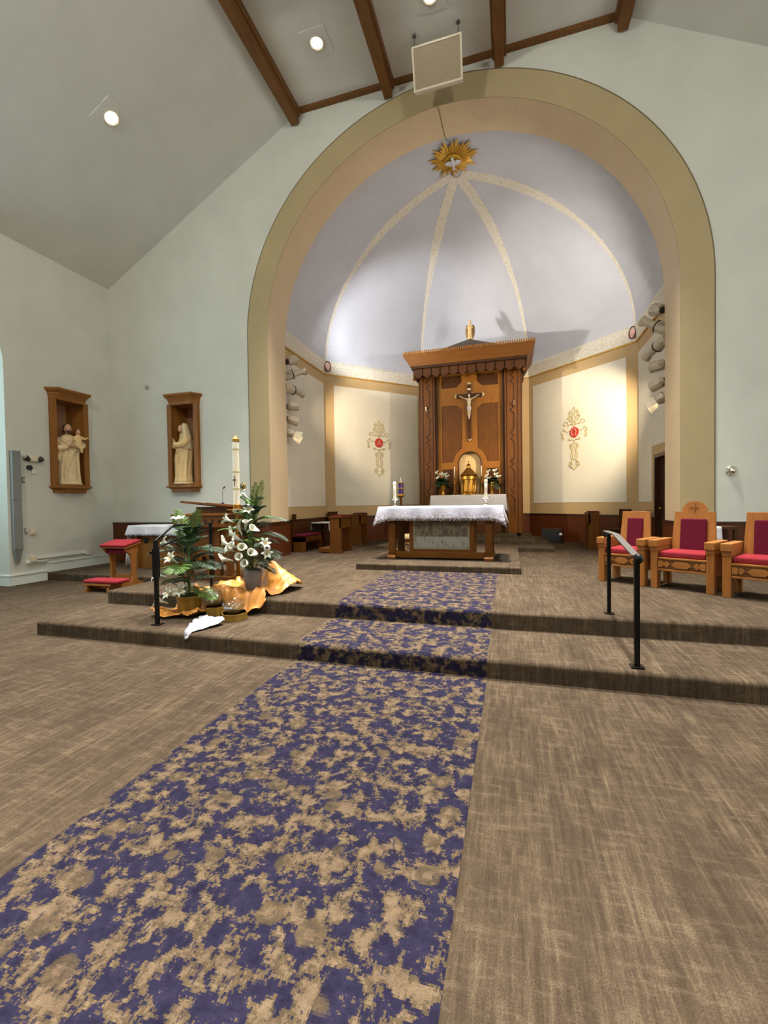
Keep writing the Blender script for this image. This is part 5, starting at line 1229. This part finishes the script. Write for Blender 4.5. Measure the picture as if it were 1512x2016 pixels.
bowl((-3.65, 4.67, Z1 + .112), [(0, 0), (.05, 0), (.09, .03), (.115, .08), (.115, .13), (.095, .18), (.085, .2), (.08, .2), (.09, .175), (.109, .13), (.109, .08), (.085, .035), (.045, .01), (0, .01)], .1, [(.04, .014), (.08, .036), (.104, .08), (.107, .1)], 'round clear glass bowl of water, taller of the two')
bowl((-3.25, 4.52, Z1 + .087), [(0, 0), (.07, 0), (.12, .03), (.14, .08), (.145, .14), (.139, .14), (.134, .08), (.115, .036), (.065, .01), (0, .01)], .075, [(.06, .014), (.11, .04), (.13, .075)], 'wide clear glass bowl of water on the hexagonal box nearest the step edge')
def ht(x, y):
    q = sst(3.84, 3.92, y); base = Z1 * q + (Z1 - .09) * (1 - q)
    return base + .012 + .05 * sst(3.95, 4.3, y) * (.5 + abs(mnoise.noise(Vector((x * 6, y * 5, 4))))) * sst(0, .06, min(abs(x + 3.62) , .06)) + abs(mnoise.noise(Vector((x * 9, y * 7, 8)))) * .05
TP = [(-3.42, 3.87), (-3.37, 3.86), (-3.32, 3.98), (-3.28, 4.1), (-3.22, 4.2), (-3.2, 4.28), (-3.27, 4.33), (-3.4, 4.36), (-3.6, 4.46), (-3.66, 4.42), (-3.58, 4.22), (-3.5, 4.06)]
tag(obj('white_towel', heightcloth(TP, ht, .014, 3), 'towel', smooth=True, solid=.006, fix=False), 'crumpled white towel lying at the edge of the lower step', 'towel')

# ------------------------------------------------------------------ apse furniture
def bench(x0, x1, y0, y1, s, lab):
    t = thing('sedilia_bench', lab, 'bench', (0, 0, 0), 0, 'wall benches in the apse'); zt = Z2 + .38
    for y in (y0, y1 - .04): obj('end_panel', MB().box(x0, x1, y, y + .04, Z2, zt), 'cherry', t, bevel=.004)
    obj('seat_board', MB().box(x0, x1, y0, y1, zt - .13, zt), 'cherry', t, bevel=.004)
    obj('back_board', MB().box(x0 if s > 0 else x1 - .03, x0 + .03 if s > 0 else x1, y0, y1, Z2, 1.1), 'cherryd', t)
    obj('back_finial', MB().box(x0 if s > 0 else x1 - .04, x0 + .04 if s > 0 else x1, y0, y0 + .16, 1.1, 1.3), 'cherryd', t, bevel=.006)
    obj('cushion', MB().box(x0 + .02, x1 - .01, y0 + .01, y1 - .01, zt, zt + .06), 'maroon', t, bevel=.02, seg=3)
bench(-5.33, -4.96, 9.86, 10.86, 1, 'wooden wall bench with dark red cushion on the left of the apse')
bench(2.58, 2.95, 10.95, 11.72, -1, 'wooden wall bench with dark red cushion on the right of the apse')
t = thing('side_table', 'dark side table with a white cloth between bench and kneelers', 'table', (0, 0, 0))
obj('tabletop', MB().box(-5.32, -4.82, 10.96, 11.62, 1.0, 1.04), 'dkwood', t)
for x in (-5.27, -4.87):
    for y in (11.02, 11.56): obj('leg', MB().box(x - .03, x + .03, y - .03, y + .03, Z2, 1.0), 'dkwood', t)
obj('shelf', MB().box(-5.3, -4.84, 10.98, 11.6, .8, .83), 'dkwood', t)
tag(obj('side_table_cloth', drape(-5.33, -4.81, 10.95, 11.63, 1.044, (.02, .24, 0, .22), .02, .012, .05, .0, .0, .006), 'white', smooth=True, solid=.004), 'small white cloth hanging off both ends of the apse side table', 'tablecloth')
def stall(x0, x1, y0, y1, s, lab):
    """side-on kneeler desk: end panels at y0 / y1, knee board on the side away from the axis (s=-1 left)"""
    t = thing('choir_kneeler', lab, 'kneeler', (0, 0, 0), 0, 'kneeler desks in the apse'); h = Z2 + .87
    for y in (y0, y1 - .05): obj('end_panel', MB().prism([(x0 - .02, Z2), (x1 + .02, Z2), (x1 + .02, Z2 + .06), (x1, Z2 + .1), (x1, h), (x0, h), (x0, Z2 + .1), (x0 - .02, Z2 + .06)], y, y + .05, 'xzy'), 'cherry', t, bevel=.005)
    obj('desk_top', MB().box(x0 - .03, x1 + .03, y0 - .02, y1 + .02, h, h + .03), 'cherryx', t, bevel=.004)
    obj('arm_pad', MB().box(x0 + .02, x1 + .02, y0 + .05, y1 - .05, h + .03, h + .06), 'maroon', t, bevel=.012)
    obj('apron', MB().box(x1 - .04 if s < 0 else x0, x1 if s < 0 else x0 + .04, y0, y1, h - .26, h), 'cherry', t)
    k0, k1 = (x0 - .32, x0) if s < 0 else (x1, x1 + .32)
    obj('knee_board', MB().box(k0, k1, y0 + .02, y1 - .02, Z2 + .02, Z2 + .12), 'cherry', t, bevel=.01)
stall(-4.25, -3.96, 9.74, 10.5, -1, 'wooden kneeler desk in the apse, nearer of the two left of the altar'); stall(-4.47, -4.2, 11.85, 12.45, -1, 'wooden kneeler desk in the apse, farther of the two left of the altar')
stall(1.8, 2.03, 11.6, 12.1, 1, 'wooden kneeler desk in the apse right of the reredos steps')
def side_chair(loc, rz, lab):
    t = thing('side_chair', lab, 'chair', loc, rz, 'plain chairs against the apse wall')
    obj('seat', MB().box(-.18, .18, -.2, .2, .42, .47), 'cherryd', t, bevel=.006)
    for x in (-.16, .16):
        obj('leg', MB().box(x - .02, x + .02, -.2, -.16, 0, .42), 'cherryd', t); obj('leg', MB().box(x - .02, x + .02, .16, .2, 0, .97), 'cherryd', t)
    obj('backrest', MB().box(-.16, .16, .16, .19, .6, .97), 'cherryd', t, bevel=.006)
side_chair((-5.03, 12.06, Z2), R(64), 'plain dark wooden chair behind the left kneelers, mostly hidden'); side_chair((2.58, 12.12, Z2), R(-60), 'plain dark wooden chair behind the right armchairs, mostly hidden')
t = thing('floor_monitor', 'dark box speaker on the apse floor right of the reredos steps', 'speaker', (1.12, 13.35, Z2), R(-20))
obj('cabinet', MB().prism([(-.17, 0), (.17, 0), (.17, .2), (.05, .42), (-.17, .42)], -.28, .28, 'yzx'), 'dkwood', t, bevel=.006); obj('grille', MB().prism([(-.174, .03), (-.174, .39), (-.182, .39), (-.182, .03)], -.25, .25, 'yzx'), 'blackp', t)
t = thing('desk_lamp', 'small black stand with a white bulb beside the dark box speaker', 'lamp', (1.3, 13.0, Z2))
obj('foot', MB().lathe([(0, 0), (.07, 0), (.07, .02), (0, .02)], 16), 'blackp', t); obj('stem', MB().tube([(0, 0, .02), (0, 0, .22)], .012, 8), 'blackp', t); obj('bulb', MB().ball((0, 0, .26), .045), 'white', t, smooth=True)
t = thing('small_table', 'small wooden table with white cloth behind the middle armchair', 'table', (0, 0, 0))
obj('tabletop', MB().box(2.84, 3.4, 8.05, 8.45, 1.06, 1.1), 'cherryd', t)
for x in (2.88, 3.36):
    for y in (8.09, 8.41): obj('leg', MB().box(x - .025, x + .025, y - .025, y + .025, Z2, 1.06), 'cherryd', t)
tag(obj('small_table_cloth', drape(2.74, 3.16, 8.04, 8.46, 1.104, (.22, 0, 0, .2), .03, .01, .05, .05, .04), 'white', smooth=True, solid=.004), 'white cloth on the small table behind the middle armchair', 'tablecloth')

# ------------------------------------------------------------------ wall fittings
def roundplate(loc, rot, r, lab, mat='greyp', name='wall_sensor'):
    t = thing(name, lab, 'wall fitting', loc, rot); m = Matrix.Rotation(R(90), 4, 'X')
    obj('plate', MB().lathe([(0, 0), (r, 0), (r, .015), (r * .85, .03), (0, .03)], 24, (0, 0, 0), m), mat, t); obj('dome', MB().lathe([(r * .6, .03), (r * .5, .05), (r * .25, .065), (0, .07)], 20, (0, 0, 0), m), 'steel' if mat == 'brass' else mat, t, smooth=True)
roundplate((-8.48, YW, 4.45), 0, .06, 'small round grey sensor on the wall left of the arch niche')
roundplate((-5.86, YW, 1.98), 0, .075, 'round bronze wall plate beside the paschal candle', 'brass', 'wall_plate'); roundplate((3.51, YW, 2.0), 0, .085, 'round silver wall plate on the right wall beside the arch', 'silver', 'wall_plate')
t = thing('cable_trunking', 'grey vertical cable trunking on the left wall', 'trunking', (XL, 6.31, 0))
obj('upper_cover', MB().box(0, .09, -.08, .08, 1.72, 2.71), 'grey', t, bevel=.004); obj('lower_cover', MB().box(0, .09, -.08, .08, .72, 1.71), 'grey', t, bevel=.004); obj('tapered_end', MB().add([(0, -.075, .72), (.085, -.075, .72), (.085, .075, .72), (0, .075, .72), (0, -.03, .44), (.05, -.03, .44), (.05, .03, .44), (0, .03, .44)], [(0, 1, 2, 3), (7, 6, 5, 4), (0, 4, 5, 1), (1, 5, 6, 2), (2, 6, 7, 3), (3, 7, 4, 0)]), 'grey', t)
t = thing('emergency_light', 'twin-head emergency light on the left wall beside the trunking', 'emergency light', (XL, 6.66, 2.58))
obj('body', MB().box(0, .07, -.09, .09, -.06, .06), 'offw', t, bevel=.01)
for s in (-1, 1): m = Matrix.Translation((.06, s * .14, .0)) @ Matrix.Rotation(R(-s * 55), 4, 'X'); h = obj('lamp_head', MB().lathe([(.03, -.07), (.05, -.02), (.055, .03), (0, .03)], 14, (0, 0, 0), m), 'dark', t); obj('reflector', MB().lathe([(0, .031), (.045, .031), (.045, .036), (0, .036)], 14, (0, 0, 0), m), 'silver', h)
t = thing('thermostat', 'dark round thermostat below the emergency light', 'thermostat', (XL, 6.6, 2.39)); m = Matrix.Rotation(R(90), 4, 'Y')
obj('dial', MB().lathe([(0, 0), (.055, 0), (.05, .04), (0, .045)], 20, (0, 0, 0), m), 'blackp', t); obj('plate', MB().box(0, .02, .04, .12, -.12, -.04), 'trimw', t)
def wbox(name, loc, d, lab, mat='greyp'):
    t = thing(name, lab, 'switch', loc); obj('plate', MB().box(0, d[0], -d[1] / 2, d[1] / 2, -d[2] / 2, d[2] / 2), mat, t, bevel=.004); obj('toggle', MB().box(d[0], d[0] + .012, -.015, .015, -.025, .025), 'offw', t)
wbox('switch_plate', (XL, 6.47, 2.13), (.03, .06, .13), 'small grey switch beside the trunking on the left wall', 'grey'); wbox('outlet_plate', (XL, 6.5, 1.1), (.03, .05, .1), 'narrow outlet beside the trunking low on the left wall'); wbox('volume_control', (XL, 6.62, 1.06), (.05, .09, .11), 'beige control knob plate low on the left wall', 'offw')
t = thing('surface_conduit', 'white surface conduit with junction boxes running low along the left wall', 'conduit', (XL, 6.6, .5))
obj('conduit_run', MB().box(0, .04, .05, 1.17, -.025, .025), 'trimw', t); obj('conduit_run', MB().box(0, .04, -.12, .3, -.09, -.05), 'trimw', t); obj('junction_box', MB().box(0, .06, -.06, .06, -.06, .06), 'offw', t, bevel=.004); obj('junction_box', MB().box(0, .06, 1.17, 1.27, -.06, .06), 'offw', t, bevel=.004)
